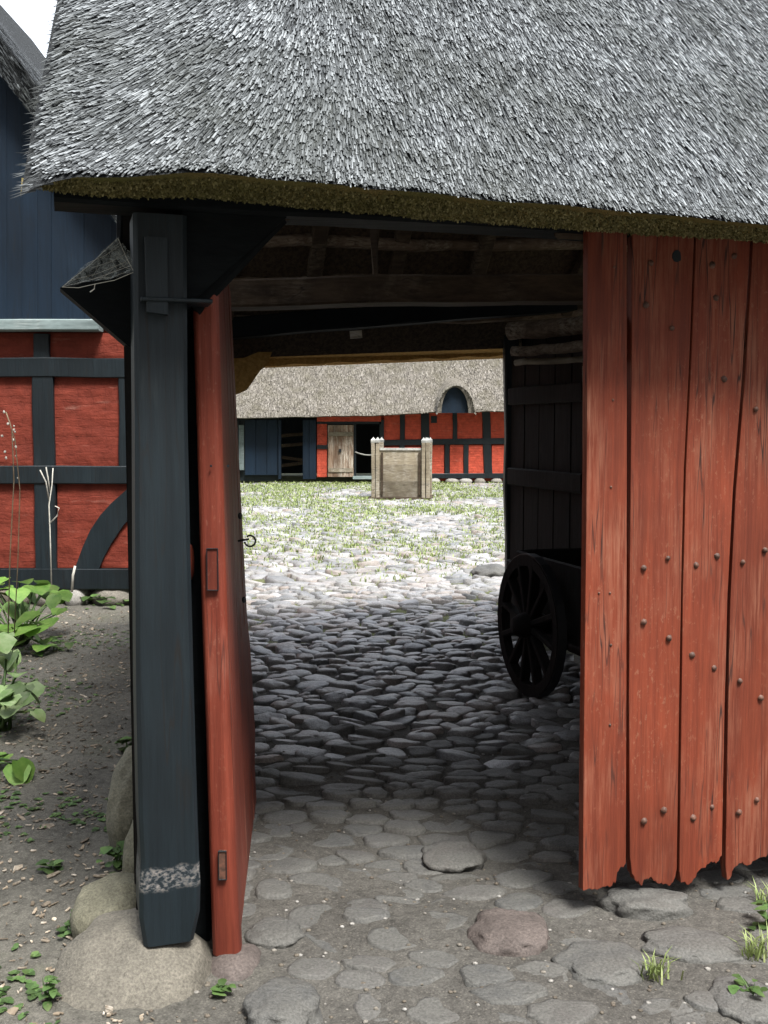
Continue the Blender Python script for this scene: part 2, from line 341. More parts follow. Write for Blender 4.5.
# ------------------------------------------------------------------ big flat stones of the threshold (things), then the cobbles round them
flat_specs = [  # px centre u,v, half width px, half depth (m), height, material, label
    (510, 932, 40, .13, .06, 'boulder_pink', 'reddish flat stone with a chipped top in the middle of the threshold'),
    (602, 958, 46, .12, .035, 'cobble_front', 'broad grey flat stone in front of the lower corner of the closed gate leaf'),
    (648, 903, 44, .09, .06, 'cobble_front', 'dark grey oval stone wedged right under the ragged bottom of the closed gate leaf'),
    (690, 940, 52, .10, .035, 'cobble_front', 'long grey stone lying between the closed gate leaf and the small grass tuft'),
    (276, 928, 30, .09, .035, 'cobble_front', 'small rounded grey stone right beside the foot of the open gate leaf'),
    (284, 1004, 38, .12, .05, 'cobble_front', 'pale brown stone at the picture bottom beside the reddish pad stone'),
    (454, 852, 32, .12, .035, 'cobble_front', 'smooth grey stone sunk in dust farther inside, behind the reddish threshold stone'),
    (745, 992, 36, .11, .03, 'cobble_front', 'flat stone among weeds near the lower right corner'),
]
flat_pos = []
for i, (u, v, hw, hd, hh, m, lab) in enumerate(flat_specs):
    c = gnd(u, v, .02); w = hw / F * c.y; flat_pos.append((c, w, hd))
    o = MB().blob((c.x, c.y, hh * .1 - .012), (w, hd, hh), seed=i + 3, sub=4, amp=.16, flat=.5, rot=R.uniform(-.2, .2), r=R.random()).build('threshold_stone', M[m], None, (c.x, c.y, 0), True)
    tag(o, lab, 'stone', 'flat stones of the gateway threshold')
def cobbles():
    sites = []
    def zone(y0, y1, s, drop):
        y = y0; row = 0
        while y < y1:
            x0, x1 = (-1.75, 2.7) if y < 8 else (max(-.36 * y - 1, -9), .30 * y + 1.2)
            x = x0 + (.5 * s * 1.5 if row % 2 else 0)
            while x < x1:
                px, py = x + NR.uniform(-.36, .36) * s * 1.5, y + NR.uniform(-.36, .36) * s
                if NR.random() > drop: sites.append((px, py))
                x += s * 1.5
            y += s * .9; row += 1
    zone(2.1, 4.3, .128, .1); zone(4.3, 10.5, .108, .14); zone(10.5, 19, .17, .12); zone(19, 30.6, .21, .1)
    S = np.array(sites); SX = 1.5; Q = S / np.array([SX, 1.0])
    kd = kdtree.KDTree(len(Q))
    for i, q in enumerate(Q): kd.insert((q[0], q[1], 0), i)
    kd.balance()
    out = {}
    for i, q in enumerate(Q):
        x, y = S[i]
        if 3.0 < y < 8.0 and not (leftx(y) + .06 < x < rightx(y) - .05): continue
        if y < 3.0 and x < -.60 + (3 - y) * .1: continue
        if y < 9.6 and y >= 8.0 and x < -2.0: continue
        if math.hypot(x + .68, y - 2.88) < .34 or math.hypot(x + .45, y - 3.02) < .16: continue
        if any(abs(x - c.x) < w * 1.0 and abs(y - c.y) < hd * 1.15 for c, w, hd in flat_pos): continue
        if abs(x - .18) < .85 and abs(y - 24.2) < .75: continue
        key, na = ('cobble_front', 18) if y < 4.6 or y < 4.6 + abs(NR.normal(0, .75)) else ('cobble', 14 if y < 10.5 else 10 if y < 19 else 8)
        fx = np.array([Q[j] - q for (_, j, d) in kd.find_n((q[0], q[1], 0), 12) if j != i])
        L = np.hypot(fx[:, 0], fx[:, 1]); ph = np.arctan2(fx[:, 1], fx[:, 0]); th = np.arange(na) * 2 * PI / na
        cs = np.cos(th[:, None] - ph[None, :]); rr = np.where(cs > .05, (L / 2)[None, :] / np.maximum(cs, .05), 9).min(1)
        rr = np.minimum(rr, .2 if y < 19 else .26); rr = .5 * rr + .25 * (np.roll(rr, 1) + np.roll(rr, -1)); rr = np.minimum(rr, 1.25 * rr.mean())
        rr = rr * NR.uniform(.82, .98) * (1 + NR.uniform(-.1, .1, na))
        z0 = .026 * noise.noise(Vector((x * 1.7, y * 1.7, 0))) if y < 10 else 0
        if y < 4.6: h = NR.uniform(-.009, .013) + .016 * max(0, (y - 3.5))
        else: h = NR.uniform(.014, .046) * min(1, .45 + max(0, y - 4.6) * .25)
        tx, ty = NR.normal(0, .12, 2) * (1 if y > 4.5 else .35)
        rings = ([(1.0, -.035, 1), (.95, .6, 0), (.8, .92, 0), (.42, 1.0, 0)] if y > 4.6 else [(1.0, -.02, 1), (.97, .75, 0), (.85, .97, 0), (.42, 1.0, 0)]) if y < 19 else [(1.0, -.03, 1), (.8, .75, 0), (.4, 1.0, 0)]
        vs = []
        for k, hz, ab in rings:
            X = np.cos(th) * rr * k * SX; Y = np.sin(th) * rr * k
            zz = (np.full(na, hz) if ab else hz * h + X * tx + Y * ty + NR.uniform(-.12, .12, na) * h)
            vs.append(np.stack([x + X, y + Y, zz + z0], 1))
        vs.append(np.array([[x, y, h * 1.02 + z0]]))
        out.setdefault((key, na, len(rings)), []).append((np.concatenate(vs), NR.random()))
    for key in ('cobble_front', 'cobble'):
        Vs = []; Rn = []; Qd = []; Tr = []; k = 0
        for (kk, na, nr), lst in out.items():
            if kk != key: continue
            a = np.arange(na); b = (a + 1) % na
            q0 = np.concatenate([np.stack([r * na + a, r * na + b, (r + 1) * na + b, (r + 1) * na + a], 1) for r in range(nr - 1)])
            t0 = np.stack([(nr - 1) * na + a, (nr - 1) * na + b, np.full(na, nr * na)], 1)
            for vs, r in lst:
                Vs.append(vs); Rn.append(np.full(len(vs), r)); Qd.append(q0 + k); Tr.append(t0 + k); k += len(vs)
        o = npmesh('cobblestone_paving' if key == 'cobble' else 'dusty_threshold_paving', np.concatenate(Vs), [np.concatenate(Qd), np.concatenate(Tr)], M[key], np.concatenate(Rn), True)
        o['kind'] = 'structure'
cobbles()
# ------------------------------------------------------------------ GATEHOUSE
gate = thing('gatehouse', 'thatched gateway building with tarred post and red plank gate, framing the view into the yard', 'gatehouse', W(1.5, 2, 0))
# --- roof, as eave line, ridge line and rear eave line
NE = -.38; NBT = -.15
lip_px = [(20, 165), (60, 167), (135, 167), (200, 166), (260, 168), (330, 176), (400, 184), (491, 192), (592, 201), (687, 210), (768, 219)]
low_px = [(34, 187), (58, 193), (135, 197), (220, 198), (260, 203), (330, 210), (400, 216), (520, 225), (592, 231), (687, 236), (768, 242)]
def interp(tab, u):
    if u <= tab[0][0]: return tab[0][1]
    for (a, b), (c, d) in zip(tab, tab[1:]):
        if u <= c: return b + (d - b) * (u - a) / (c - a)
    return tab[-1][1]
lip = [onp(u, interp(lip_px, u), NE + (.02 if u < 40 else 0)) for u in range(20, 769, 17)]
low = [onp(u, interp(low_px, u), NBT) for u in range(34, 769, 16)]
lipA = [(an(p)[0], p.z) for p in lip]; lowA = [(an(p)[0], p.z) for p in low]
def zl(a): return interp(lipA, a) + .01 * noise.noise(Vector((a * 5, 0, 0)))
def zb(a): return interp(lowA, a) + .008 * noise.noise(Vector((a * 7, 3, 0)))
AL = lipA[0][0]; AR = 6.0
SL = math.radians(49)                # roof pitch
def verge_shift(n): return .165 * (n - NE)      # the verge runs less skewed than the wall normal
NRID = 2.15
def roof_pt(a, n):                   # outer thatch surface, front slope
    t = n - NE; z0 = zl(a)
    k = max(0, 1 - (a - AL) / .16)   # rolled edge at the verge
    return W(a + verge_shift(n) * max(0, 1 - (a - AL) / 3), n, z0 + t * math.tan(SL) - .06 * k * k - .02 * math.exp(-t * 10))
def rear_lip(a):                     # rear eave (sags to the left)
    pL = at(232, 366, 7.66); pR = at(504, 356, 8.36); aL = an(pL)[0]; aR = an(pR)[0]; t = (a - aL) / (aR - aL)
    z = pL.z + (pR.z - pL.z) * min(t, 1.4)
    return z
aas = [AL + (AR - AL) * (i / 60) ** 1.3 for i in range(61)]
def loft_rows(rows, mb, close=False):
    m = len(rows[0]); vs = [p for r in rows for p in r]; fs = []
    for i in range(len(rows) - 1):
        for j in range(m - 1): fs.append((i*m+j, i*m+j+1, (i+1)*m+j+1, (i+1)*m+j))
    mb.add(vs, fs, .5)
ZR = zl(1.0) + (NRID - NE) * math.tan(SL)
def ridge(a, dz=0): return W(a + verge_shift(NRID) * max(0, 1 - (a - AL) / 3), NRID, ZR + dz)
NRE = 4.72
def rlip(a, dz=0, dn=0): 
    n = NRE + dn; return W(a + verge_shift(NRE) * max(0, 1 - (a - AL) / 3), n, rear_lip(a + verge_shift(NRE) * max(0, 1 - (a - AL) / 3)) + dz)
mb = MB()
rows = [[W(a, NBT, zb(a)) for a in aas], [W(a, NE + .10, (zl(a) + zb(a)) / 2 - .01) for a in aas], [roof_pt(a, NE) for a in aas]]
for n in (NE + .06, NE + .2, NE + .5, NE + .9, 1.2): rows.append([roof_pt(a, n) for a in aas])
rows += [[ridge(a) for a in aas], [rlip(a, .32) + (ridge(a) - rlip(a)) * .1 for a in aas], [rlip(a, .12) for a in aas]]
loft_rows(rows[2:], mb)
thatch = mb.build('thatched_roof', M['thatch'], gate, smooth=True, fix=False)
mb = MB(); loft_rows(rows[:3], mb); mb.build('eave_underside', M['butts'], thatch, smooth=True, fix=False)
mb = MB()
for i in range(15000):
    a = AL + .02 + (2.6 - AL) * R.random(); t = R.random() * .86
    lo, hi = W(a, NBT, zb(a)), W(a, NE + .10, (zl(a) + zb(a)) / 2 - .01); lip_ = roof_pt(a, NE)
    p = lo.lerp(hi, t * 1.6) if t < .62 else hi.lerp(lip_, (t - .62) / .38)
    d = Vector((R.gauss(0, .3), -.45 + R.gauss(0, .3), -.8)).normalized(); e = d.cross(Vector((R.gauss(0, 1), R.gauss(0, 1), .1))).normalized() * R.uniform(.002, .0035); l_ = R.uniform(.002, .009)
    mb.add([p - e - d * .004, p + e - d * .004, p + e + d * l_, p - e + d * l_], [(0, 1, 2, 3)], R.random())
mb.build('reed_ends', M['moss_ends'], thatch, fix=False)
# underside of the thatch
mb = MB()
und = [[W(a, NBT, zb(a)) for a in aas], [ridge(a, -.42) for a in aas], [rlip(a, -.06 + .10, -.35) for a in aas], [rlip(a, -.02, -.02) for a in aas]]
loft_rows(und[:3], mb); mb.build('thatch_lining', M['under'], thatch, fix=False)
mb = MB(); loft_rows([und[2], und[3], [rlip(a, .12) for a in aas]], mb)
# drooping corner of the rear eave
pts = [at(u, v, 7.42) for u, v in ((222, 352), (222, 397), (238, 394), (247, 390), (253, 381), (260, 371), (267, 365), (272, 352))]
mb.prism(pts, (-.03, .25, .02))
# front lip of rear eave facing the passage, ragged reed ends
top = []; bot = []
for u in range(226, 530, 6):
    d = 7.45 + (u - 232) / 272 * .7; t = (u - 237) / 267
    bot.append(at(u, 367 - 11.5 * t + .8 * math.sin(u * .9) , d)); top.append(at(u, 356 - 17 * t - 6, d - .03))
loft_rows([bot, top], mb); loft_rows([bot, [p + Vector((-.05, .3, .05)) for p in bot]], mb)
mb.build('rear_eave_underside', M['butts_dry'], thatch, fix=False)
# verge closing face
mb = MB()
vt = [r[0] for r in rows[2:]]
vb = [W(AL, NBT, zb(AL)), W(AL + verge_shift(.3), .3, zb(AL) + .45 * math.tan(SL)), ridge(AL, -.42), rlip(AL, -.02)]
mb.add(vt + vb[::-1], [tuple(range(len(vt) + 4))]); mb.build('verge', M['thatch'], thatch, fix=False)
# --- reeds: many thin stems lying down the slope, fanned out at the verge
def reeds(n, a0, a1, n0, n1, lmin, lmax, wid, mat, parent, edge=False):
    V = np.zeros((n * 5, 3)); Rn = np.zeros(n * 5); 
    for i in range(n):
        u = R.random(); a = a0 + (a1 - a0) * u; nn = n0 + (n1 - n0) * (R.random() ** 1.15)
        if edge: nn = n0 + abs(R.gauss(0, .02))
        p = roof_pt(a, nn)
        fan = math.radians(52) * max(0, 1 - (a - AL) / 0.95) ** 1.15 + math.radians(R.gauss(0, 3.5)) + .10 * noise.noise(Vector((a * 6, nn * 6, 5)))
        up = (roof_pt(a, nn + .1) - p).normalized(); al = (roof_pt(a + .05, nn) - p).normalized(); nr = al.cross(up).normalized()
        if nr.z < 0: nr = -nr
        d = (-up * math.cos(fan) - al * math.sin(fan)).normalized()
        s = d.cross(nr).normalized(); L = R.uniform(lmin, lmax) * min(1, .55 + (a - AL) * 2.2); w = wid * R.uniform(.6, 1.3); lift = R.uniform(.003, .011)
        clump = noise.noise(Vector((a * 9, nn * 9, 2)))
        lift += .008 * max(0, clump)
        b = p - d * L * .5 - nr * .004; tip = p + d * L * .5 + nr * lift + s * R.gauss(0, .004)
        k = i * 5
        V[k] = b + s * w * .5; V[k+1] = b - s * w * .5; V[k+2] = tip - s * w * .45; V[k+3] = tip + s * w * .45; V[k+4] = (b + tip) / 2 + nr * w * .55
        Rn[k:k+5] = min(1, max(0, R.gauss(.5, .33) + .2 * clump))
    j = np.arange(n) * 5
    Q = np.concatenate([np.stack([j, j+4, j+3], 1), np.stack([j+1, j+2, j+4], 1), np.stack([j+2, j+3, j+4], 1), np.stack([j, j+1, j+4], 1)])
    return npmesh('reeds', V, [Q], mat, Rn, False, parent)
reeds(66000, AL + .03, 2.5, NE + .034, .75, .05, .125, .0048, M['reed'], thatch)
reeds(4500, AL + .06, 2.5, NE + .014, .75, .04, .075, .005, M['reed'], thatch, True).name = 'eave_reeds'
reeds(9000, 2.5, 4.5, NE - .005, .75, .08, .16, .012, M['reed'], thatch)
# stray reed tips along the verge
def nn_ok(n): return n > NE + .06
mb = MB()
for i in range(520):
    n_ = NE + R.random() ** 1.3 * 1.1; p = roof_pt(AL + R.uniform(-.01, .05), n_); d = (-A * R.uniform(.5, 1) - Z * R.uniform(.1, .5) - N * R.uniform(0, .5)).normalized()
    L = R.uniform(.012, .032); s = d.cross(N).normalized() * .0025; p = p + Z * R.uniform(-.03, .005) if nn_ok(n_) else p
    mb.add([p - d * .03 + s, p - d * .03 - s, p + d * L], [(0, 1, 2)], min(1, max(0, R.gauss(.4, .25))))
mb.build('verge_reeds', M['reed'], thatch, fix=False)
# --- timber frame
NP = -.07
def pz(u, v): return onp(u, v, NP)
bl, br = pz(140, 946), pz(201, 950); tl, tr = pz(133, 212), pz(187, 212)
ml, mr = pz(134.5, 300), pz(187.5, 300)
mb = MB(); dpt = N * .17
lv = [212, 300, 420, 560, 700, 820, 862, 893, 920, 948]
Ls = [133, 134, 135, 135.5, 136.5, 139, 141, 139.5, 139.5, 144]; Rs = [187, 187.5, 188, 191, 194.5, 198, 199.5, 201, 200.5, 194]
ring = []
for v, l, r in zip(lv, Ls, Rs):
    a_, b_ = pz(l, v), pz(r, v); b_.z = a_.z; c = .012
    w = (b_ - a_).normalized()
    ring.append([a_ + N * c, a_ + w * c, b_ - w * c, b_ + N * c, b_ + dpt - N * c, b_ + dpt - w * c, a_ + dpt + w * c, a_ + dpt - N * c])
vs = [p for r in ring for p in r]; fs = [tuple(range(8)), tuple((len(ring)-1)*8 + i for i in range(8))]
for i in range(len(ring) - 1):
    for j in range(8): fs.append((i*8+j, i*8+(j+1) % 8, (i+1)*8+(j+1) % 8, (i+1)*8+j))
mb.add(vs, fs, .62); post = mb.build('gate_post', M['tar_post'], gate)
post['label'] = 'blue-black tarred oak post standing on a boulder'
MB().hexa([pz(146, 313) - N*.035, pz(167, 316) - N*.035, pz(167, 316) + N*.01, pz(146, 313) + N*.01],
          [pz(144, 238) - N*.035, pz(166, 240) - N*.035, pz(166, 240) + N*.01, pz(144, 238) + N*.01], .6).build('tenon_block', M['tar'], post)
mb = MB(); mb.beam(W(-.02, -.02, (ml.z)), W(.172, -.02, ml.z), .185, .010, seg=2, jit=0, ch=.002); mb.build('ledge', M['tar'], post)
MB().beam(W(-.24, .03, zb(0) + .065), W(6, .03, zb(3) + .09), .15, .14, seg=24, jit=.012).build('wall_plate', M['tar_h'], gate)
MB().beam(pz(190, 300) + N * .12, pz(278, 204) + N * .12, .10, .12, up=N, seg=4).build('knee_brace', M['tar_h'], gate)
mb = MB(); mb.prism([pz(u, v) + N * .04 for u, v in ((184, 206), (290, 204), (290, 214), (236, 262), (193, 301), (184, 302))], N * .05); mb.build('corner_shade_board', M['tar_h'], gate)  # added dark board standing in for the shade above the knee brace
# short outrigger brace with its cut end to the left of the post
mb = MB()
q = [onp(u, v, .10) for u, v in ((60, 288), (118, 241), (136, 258), (140, 300), (138, 352), (128, 346))]
mb.prism(q, N * .09, .4); stub = mb.build('outrigger_brace', M['tar_h'], gate)
MB().beam(onp(125, 205, .22), onp(125, 268, .22), .05, .06, up=N, seg=3).build('hanger', M['tar_h'], gate)
# left passage wall (tarred planks), right passage wall, front wall beyond the gate
def plankwall(p0, p1, z0, z1, th, mat, name, step=.2, zj=.02, parent=gate):
    d = (p1 - p0); L = d.length; d.normalize(); nn = Vector((-d.y, d.x, 0)); mb = MB(); x = 0
    while x < L:
        w = min(step * R.uniform(.8, 1.2), L - x); off = nn * R.uniform(-.006, .006)
        a, b = p0 + d * (x + .003) + off, p0 + d * (x + w - .003) + off
        mb.hexa([a + Z * (z0 + R.uniform(0, zj)), b + Z * (z0 + R.uniform(0, zj)), b + nn * th + Z * z0, a + nn * th + Z * z0],
                [a + Z * z1, b + Z * z1, b + nn * th + Z * z1, a + nn * th + Z * z1]); x += w
    return mb.build(name, mat, parent)
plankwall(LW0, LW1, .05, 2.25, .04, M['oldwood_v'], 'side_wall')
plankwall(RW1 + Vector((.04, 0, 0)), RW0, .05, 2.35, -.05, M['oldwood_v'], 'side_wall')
plankwall(W(3.12, -.02, 0), W(6, -.02, 0), .08, zb(4) + .05, .04, M['red_old'], 'front_wall', .19)
plankwall(W(3.3, 4.3, 0), W(6, 4.3, 0), .05, 2.3, .04, M['tar'], 'rear_wall', .19)
# rear posts
MB().beam(at(513, 640, 7.98), at(511, 330, 7.98), .11, .13, up=(0, 1, 0), seg=6, jit=.015).build('rear_post', M['tar'], gate)
MB().beam(Vector((-1.75, 7.6, 0)), Vector((-1.72, 7.6, 2.2)), .14, .14, up=(0, 1, 0)).build('rear_post', M['tar'], gate)
# rear gate leaf folded back against the right wall
mb = MB(); p = at(514, 500, 7.93); q = at(592, 500, 6.72); d = (q - p); 
for i in range(5):
    a = p + d * (i / 5 + .006); b = p + d * ((i + 1) / 5 - .006); nn = Vector((-.03, -.02, 0)) * (1 + .2 * R.random())
    a.z = b.z = .12 + R.uniform(0, .03); t = 2.02 + .03 * R.random()
    mb.hexa([a, b, b + nn, a + nn], [a + Z * t, b + Z * t, b + nn + Z * t, a + nn + Z * t])
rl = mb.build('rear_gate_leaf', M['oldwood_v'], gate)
mb = MB(); nn = Vector((-.055, -.04, 0))
for z in (.55, 1.25, 1.85):
    a = p + d * .02 + nn; b = p + d * .97 + nn; a.z = b.z = z; mb.beam(a, b, .03, .13, seg=3)
mb.build('batten', M['oldwood_v'], rl)
MB().beam(at(584.5, 440, 6.6), at(584, 366, 6.6), .018, .02, up=(0, 1, 0), seg=3, jit=.003, ch=.003).build('pale_lath', M['grey_wood'], gate)
# loft timbers: tie beams, joists, logs at the right
def pb(u0, v0, y0, u1, v1, y1, ext=.9):
    a, b = at(u0, v0, y0), at(u1, v1, y1); d = (b - a).normalized(); return a - d * ext, b + d * ext
a, b = pb(232, 295, 5.15, 586, 288, 5.4, .6); MB().beam(a, b, .2, .135, seg=16, jit=.012).build('tie_beam', M['oldwood'], gate)
a, b = pb(232, 328, 7.2, 507, 307, 7.6, .5); MB().beam(a, b, .2, .14, seg=16, jit=.012).build('tie_beam', M['tar_h'], gate)
a, b = pb(232, 340, 7.5, 507, 324, 8.1, .3); MB().beam(a, b, .14, .2, seg=16, jit=.008).build('rear_plate', M['oldwood'], gate)
MB().beam(at(350, 335, 7.05), at(362, 334, 7.05), .04, .05, seg=1, jit=0).build('wedge', M['grey_wood'], gate)
for (u0, v0, u1, v1, y, r_, m) in ((510, 332, 600, 324, 7.0, .062, 'pole'), (512, 352, 600, 345, 6.9, .035, 'pole'), (516, 362, 600, 358, 7.0, .022, 'grey_wood')):
    a, b = at(u0, v0, y), at(u1, v1, y - .4); pts = [a + (b - a) * t / 8 + noise.noise_vector(Vector((t, u0, v0))) * .012 for t in range(10)]
    MB().tube(pts, [r_ * (1 + .15 * noise.noise(Vector((i * .9, u0, 1)))) for i in range(10)], 8).build('loft_log', M[m], gate, smooth=True)
# rafters and laths of the rear slope
def us(a, t): # underside rear slope: t 0 ridge .. 1 eave
    p, q = ridge(a, -.42), rlip(a, -.06 + .1, -.35); return p + (q - p) * t - Z * .03
for a_ in (.2, 1.0, 1.75, 2.55, 3.4): MB().beam(us(a_, 0) - Z * .02, us(a_ - .02, .9) + Z * .03, .1, .12, seg=8, jit=.02).build('rafter', M['oldwood'], gate)
for i, t in enumerate((.35, .5, .62, .72, .81, .9)):
    pts = [us(a_, t) - Z * .0 + noise.noise_vector(Vector((a_ * 2, i * 3, 0))) * .035 for a_ in np.linspace(-.2, 5, 16)]
    MB().tube(pts, [.042 * (1 + .35 * noise.noise(Vector((k * .8, i, 0)))) for k in range(16)], 7).build('lath', M['pole'], gate, smooth=True)
def uf(a, t): return W(a, NBT, zb(a)).lerp(ridge(a, -.42), t) - Z * .03
for a_ in (.35, 1.3, 2.2, 3.1): MB().beam(uf(a_, .05) - Z * .06, uf(a_, 1) - Z * .06, .1, .12, seg=8, jit=.02).build('rafter', M['oldwood'], gate)
MB().beam(at(372, 216, 5.9), at(375, 276, 5.9), .05, .06, up=(0, 1, 0), seg=5, jit=.02, taper=.55).build('hanging_peg', M['oldwood'], gate)
for i, t in enumerate((.3, .55, .8)):
    MB().tube([uf(a_, t) for a_ in np.linspace(-.2, 5, 12)], .03, 7).build('lath', M['oldwood'], gate, smooth=True)
MB().beam(at(193, 1010, 3.16), at(186, 215, 3.16), .11, .05, up=(0, 1, 0), seg=8, jit=.006).build('gap_shade_board', M['tar_h'], gate)  # added dark strip closing the gap, in place of the black shade there
# --- right gate leaf: stile and planks, ragged at the bottom
NL = -.055
leaf = MB()
back = [onp(590, 240, 0), onp(586, 850, 0)]
rail = MB()
for z in (.45, 1.15, 1.9): rail.beam(W(1.46, -.012, z), W(3.02, -.012, z + .02), .035, .13, seg=6)
leafr = rail.build('gate_leaf', M['red_old'], gate); leafr['label'] = 'closed right gate leaf of broad worn red planks with ragged lower ends'
def plank(left, right, bottom, topv=222, n=NL, th=.032, r=None):
    # left/right: lists of (u,v) going down; bottom: list of (u,v) left to right
    fine = []
    for (p, q) in zip(bottom, bottom[1:]):
        for k in range(4): t = k / 4; fine.append((p[0] + (q[0] - p[0]) * t, p[1] + (q[1] - p[1]) * t + (R.uniform(-2.2, 1.6) if k else 0)))
    bottom = fine + [bottom[-1]]
    poly = [onp(u, v, n) for u, v in left] + [onp(u, v, n) for u, v in bottom] + [onp(u, v, n) for u, v in reversed(right)]
    # subdivide with a slight cup: use front face ngon
    m = MB().prism(poly, N * th, r); o = m.build('plank', M['red_old'], leafr)
    bv = o.modifiers.new('edge', 'BEVEL'); bv.width = .002; bv.segments = 2; bv.limit_method = 'ANGLE'; bv.angle_limit = math.radians(50)
    return o
plank([(588, 215), (587, 450), (585, 650), (583.5, 780)], [(627, 215), (627, 450), (626.5, 700)],
      [(583, 891), (592, 890), (603, 887), (612, 886), (616, 882), (617.5, 872), (622, 867), (626, 864)], n=NL - .012, r=.55)
plank([(632.5, 215), (631.5, 400), (630, 560), (629, 700)], [(695, 215), (690, 350), (684, 470), (681, 600), (678.5, 760)],
      [(630, 858), (632, 874), (636, 881), (641, 886), (646, 880), (651, 877), (657, 883), (663, 885), (671, 885), (675, 878), (677, 868)], r=.45)
plank([(697.5, 215), (692, 350), (686, 470), (683, 600), (681, 760)], [(752, 215), (742, 380), (733, 490), (727.5, 600), (724.5, 720)],
      [(679.5, 872), (681, 883), (689, 885), (695, 878), (699, 871), (704, 868), (710, 863), (716, 864), (722, 856)], n=NL - .004, r=.6)
plank([(755, 215), (745, 380), (736, 490), (730.5, 600), (728, 720)], [(812, 215), (798, 400), (786, 600), (778, 760)],
      [(725.5, 866), (727, 880), (731, 877), (734, 868), (741, 864), (747, 866), (755, 861), (764, 857), (772, 856)], r=.4)
plank([(815, 215), (801, 400), (789, 600), (781, 760)], [(870, 215), (858, 400), (848, 600), (838, 760)], [(776, 852), (790, 858), (810, 850), (832, 846)], n=NL - .003, r=.5)
plank([(873, 215), (861, 400), (851, 600), (841, 760)], [(925, 215), (922, 500), (918, 760)], [(836, 846), (860, 840), (890, 838), (916, 832)], r=.5)
nails = [(644, 568), (668, 558), (696, 565), (717, 556), (743, 562), (765, 550), (644, 622), (669, 638), (692, 655), (714, 668), (740, 681), (761, 698),
         (644, 821), (664, 810), (693, 818), (712, 807), (739, 812), (757, 800), (651, 263), (712, 265), (734, 256), (672, 328), (724, 379), (756, 409), (646, 305), (716, 298)]
def nail(c, s_, parent, k=7):
    vs = []
    for rr, off in ((1, 0), (.75, .45), (0.25, .75)):
        vs += [c - N * off * s_ + A * (s_ * rr * math.cos(2*PI*j/k) * R.uniform(.85, 1.1)) + Z * (s_ * rr * math.sin(2*PI*j/k) * R.uniform(.85, 1.1)) for j in range(k)]
    MB().add(vs, [(i*k+j, i*k+(j+1) % k, (i+1)*k+(j+1) % k, (i+1)*k+j) for i in range(2) for j in range(k)] + [tuple(2*k+j for j in range(k))]).build('nail_head', M['iron'], parent, smooth=True, angle=50)
for (u, v) in nails: nail(onp(u, v, NL - .004), R.uniform(.009, .013), leafr)
for (u, v) in ((610, 593), (599, 593), (611, 645), (610, 725), (614, 267), (613, 400), (611, 487)): nail(onp(u, v, NL - .0125), .005, leafr, 6)
# knot hole
mb = MB(); c = onp(677, 256, NL - .002); mb.prism([c + A * .018 * math.cos(2*PI*j/9) * R.uniform(.8, 1.2) + Z * .02 * math.sin(2*PI*j/9) for j in range(9)], N * .003); mb.build('knot', M['tar'], leafr)
# --- left gate leaf, swung open into the passage
mbp = [(230, 190, 217, 232.5, 244), (330, 193.5, 219, 233, 312), (430, 197, 222, 235, 380), (540, 200, 225, 241.5, 470), (640, 203, 228, 248, 560), (740, 206.5, 231, 255, 650), (860, 210, 236, 260, 740), (956, 213, 241, 259, 800)]
rings = []
for v, l, r, fr, fv in mbp:
    yn = 3.0; yf = 4.35
    pl = at(l, v, yn + .012); pr = at(r, v, yn); pr.z = pl.z
    pf = at(fr, fv, yf); pf.z = pl.z
    rings.append([pl, pl + (pr - pl) * .12 - Vector((0, .012, 0)), pr - Vector((.014, .004, 0)), pr + (pf - pr) * .012, pr + (pf - pr) * .055, pr + (pf - pr) * .06 + Vector((-.02, 0, 0)), pf + Vector((-.02, 0, 0)), pf + (pl - pr) * .6])
vs = [p for r in rings for p in r]; fs = [tuple(range(8)), tuple((len(rings)-1)*8 + i for i in range(8))]
for i in range(len(rings) - 1):
    for j in range(8): fs.append((i*8+j, i*8+(j+1) % 8, (i+1)*8+(j+1) % 8, (i+1)*8+j))
ll = MB().add(vs, fs, .6).build('gate_leaf', M['red'], gate); ll['label'] = 'open left gate leaf of red painted wood, seen from its thick edge'
bv = ll.modifiers.new('edge', 'BEVEL'); bv.width = .007; bv.segments = 2; bv.limit_method = 'ANGLE'; bv.angle_limit = math.radians(35)
mb = MB()   # planks on its inner face
pr0, pf0 = rings[-1][4], rings[-1][6] + Vector((.02, 0, 0)); prt, pft = rings[0][4], rings[0][6] + Vector((.02, 0, 0))
for i in range(5):
    t0, t1 = .06 + i * .188, .06 + (i + 1) * .188 - .012; ins = Vector((.006 + .004 * R.random() - .02, 0, 0)); ot = Vector((-.008, 0, 0))
    mb.hexa([pr0.lerp(pf0, t0) + ins, pr0.lerp(pf0, t1) + ins, pr0.lerp(pf0, t1) + ins + ot, pr0.lerp(pf0, t0) + ins + ot],
            [prt.lerp(pft, t0) + ins, prt.lerp(pft, t1) + ins, prt.lerp(pft, t1) + ins + ot, prt.lerp(pft, t0) + ins + ot])
mb.build('plank', M['red'], ll)
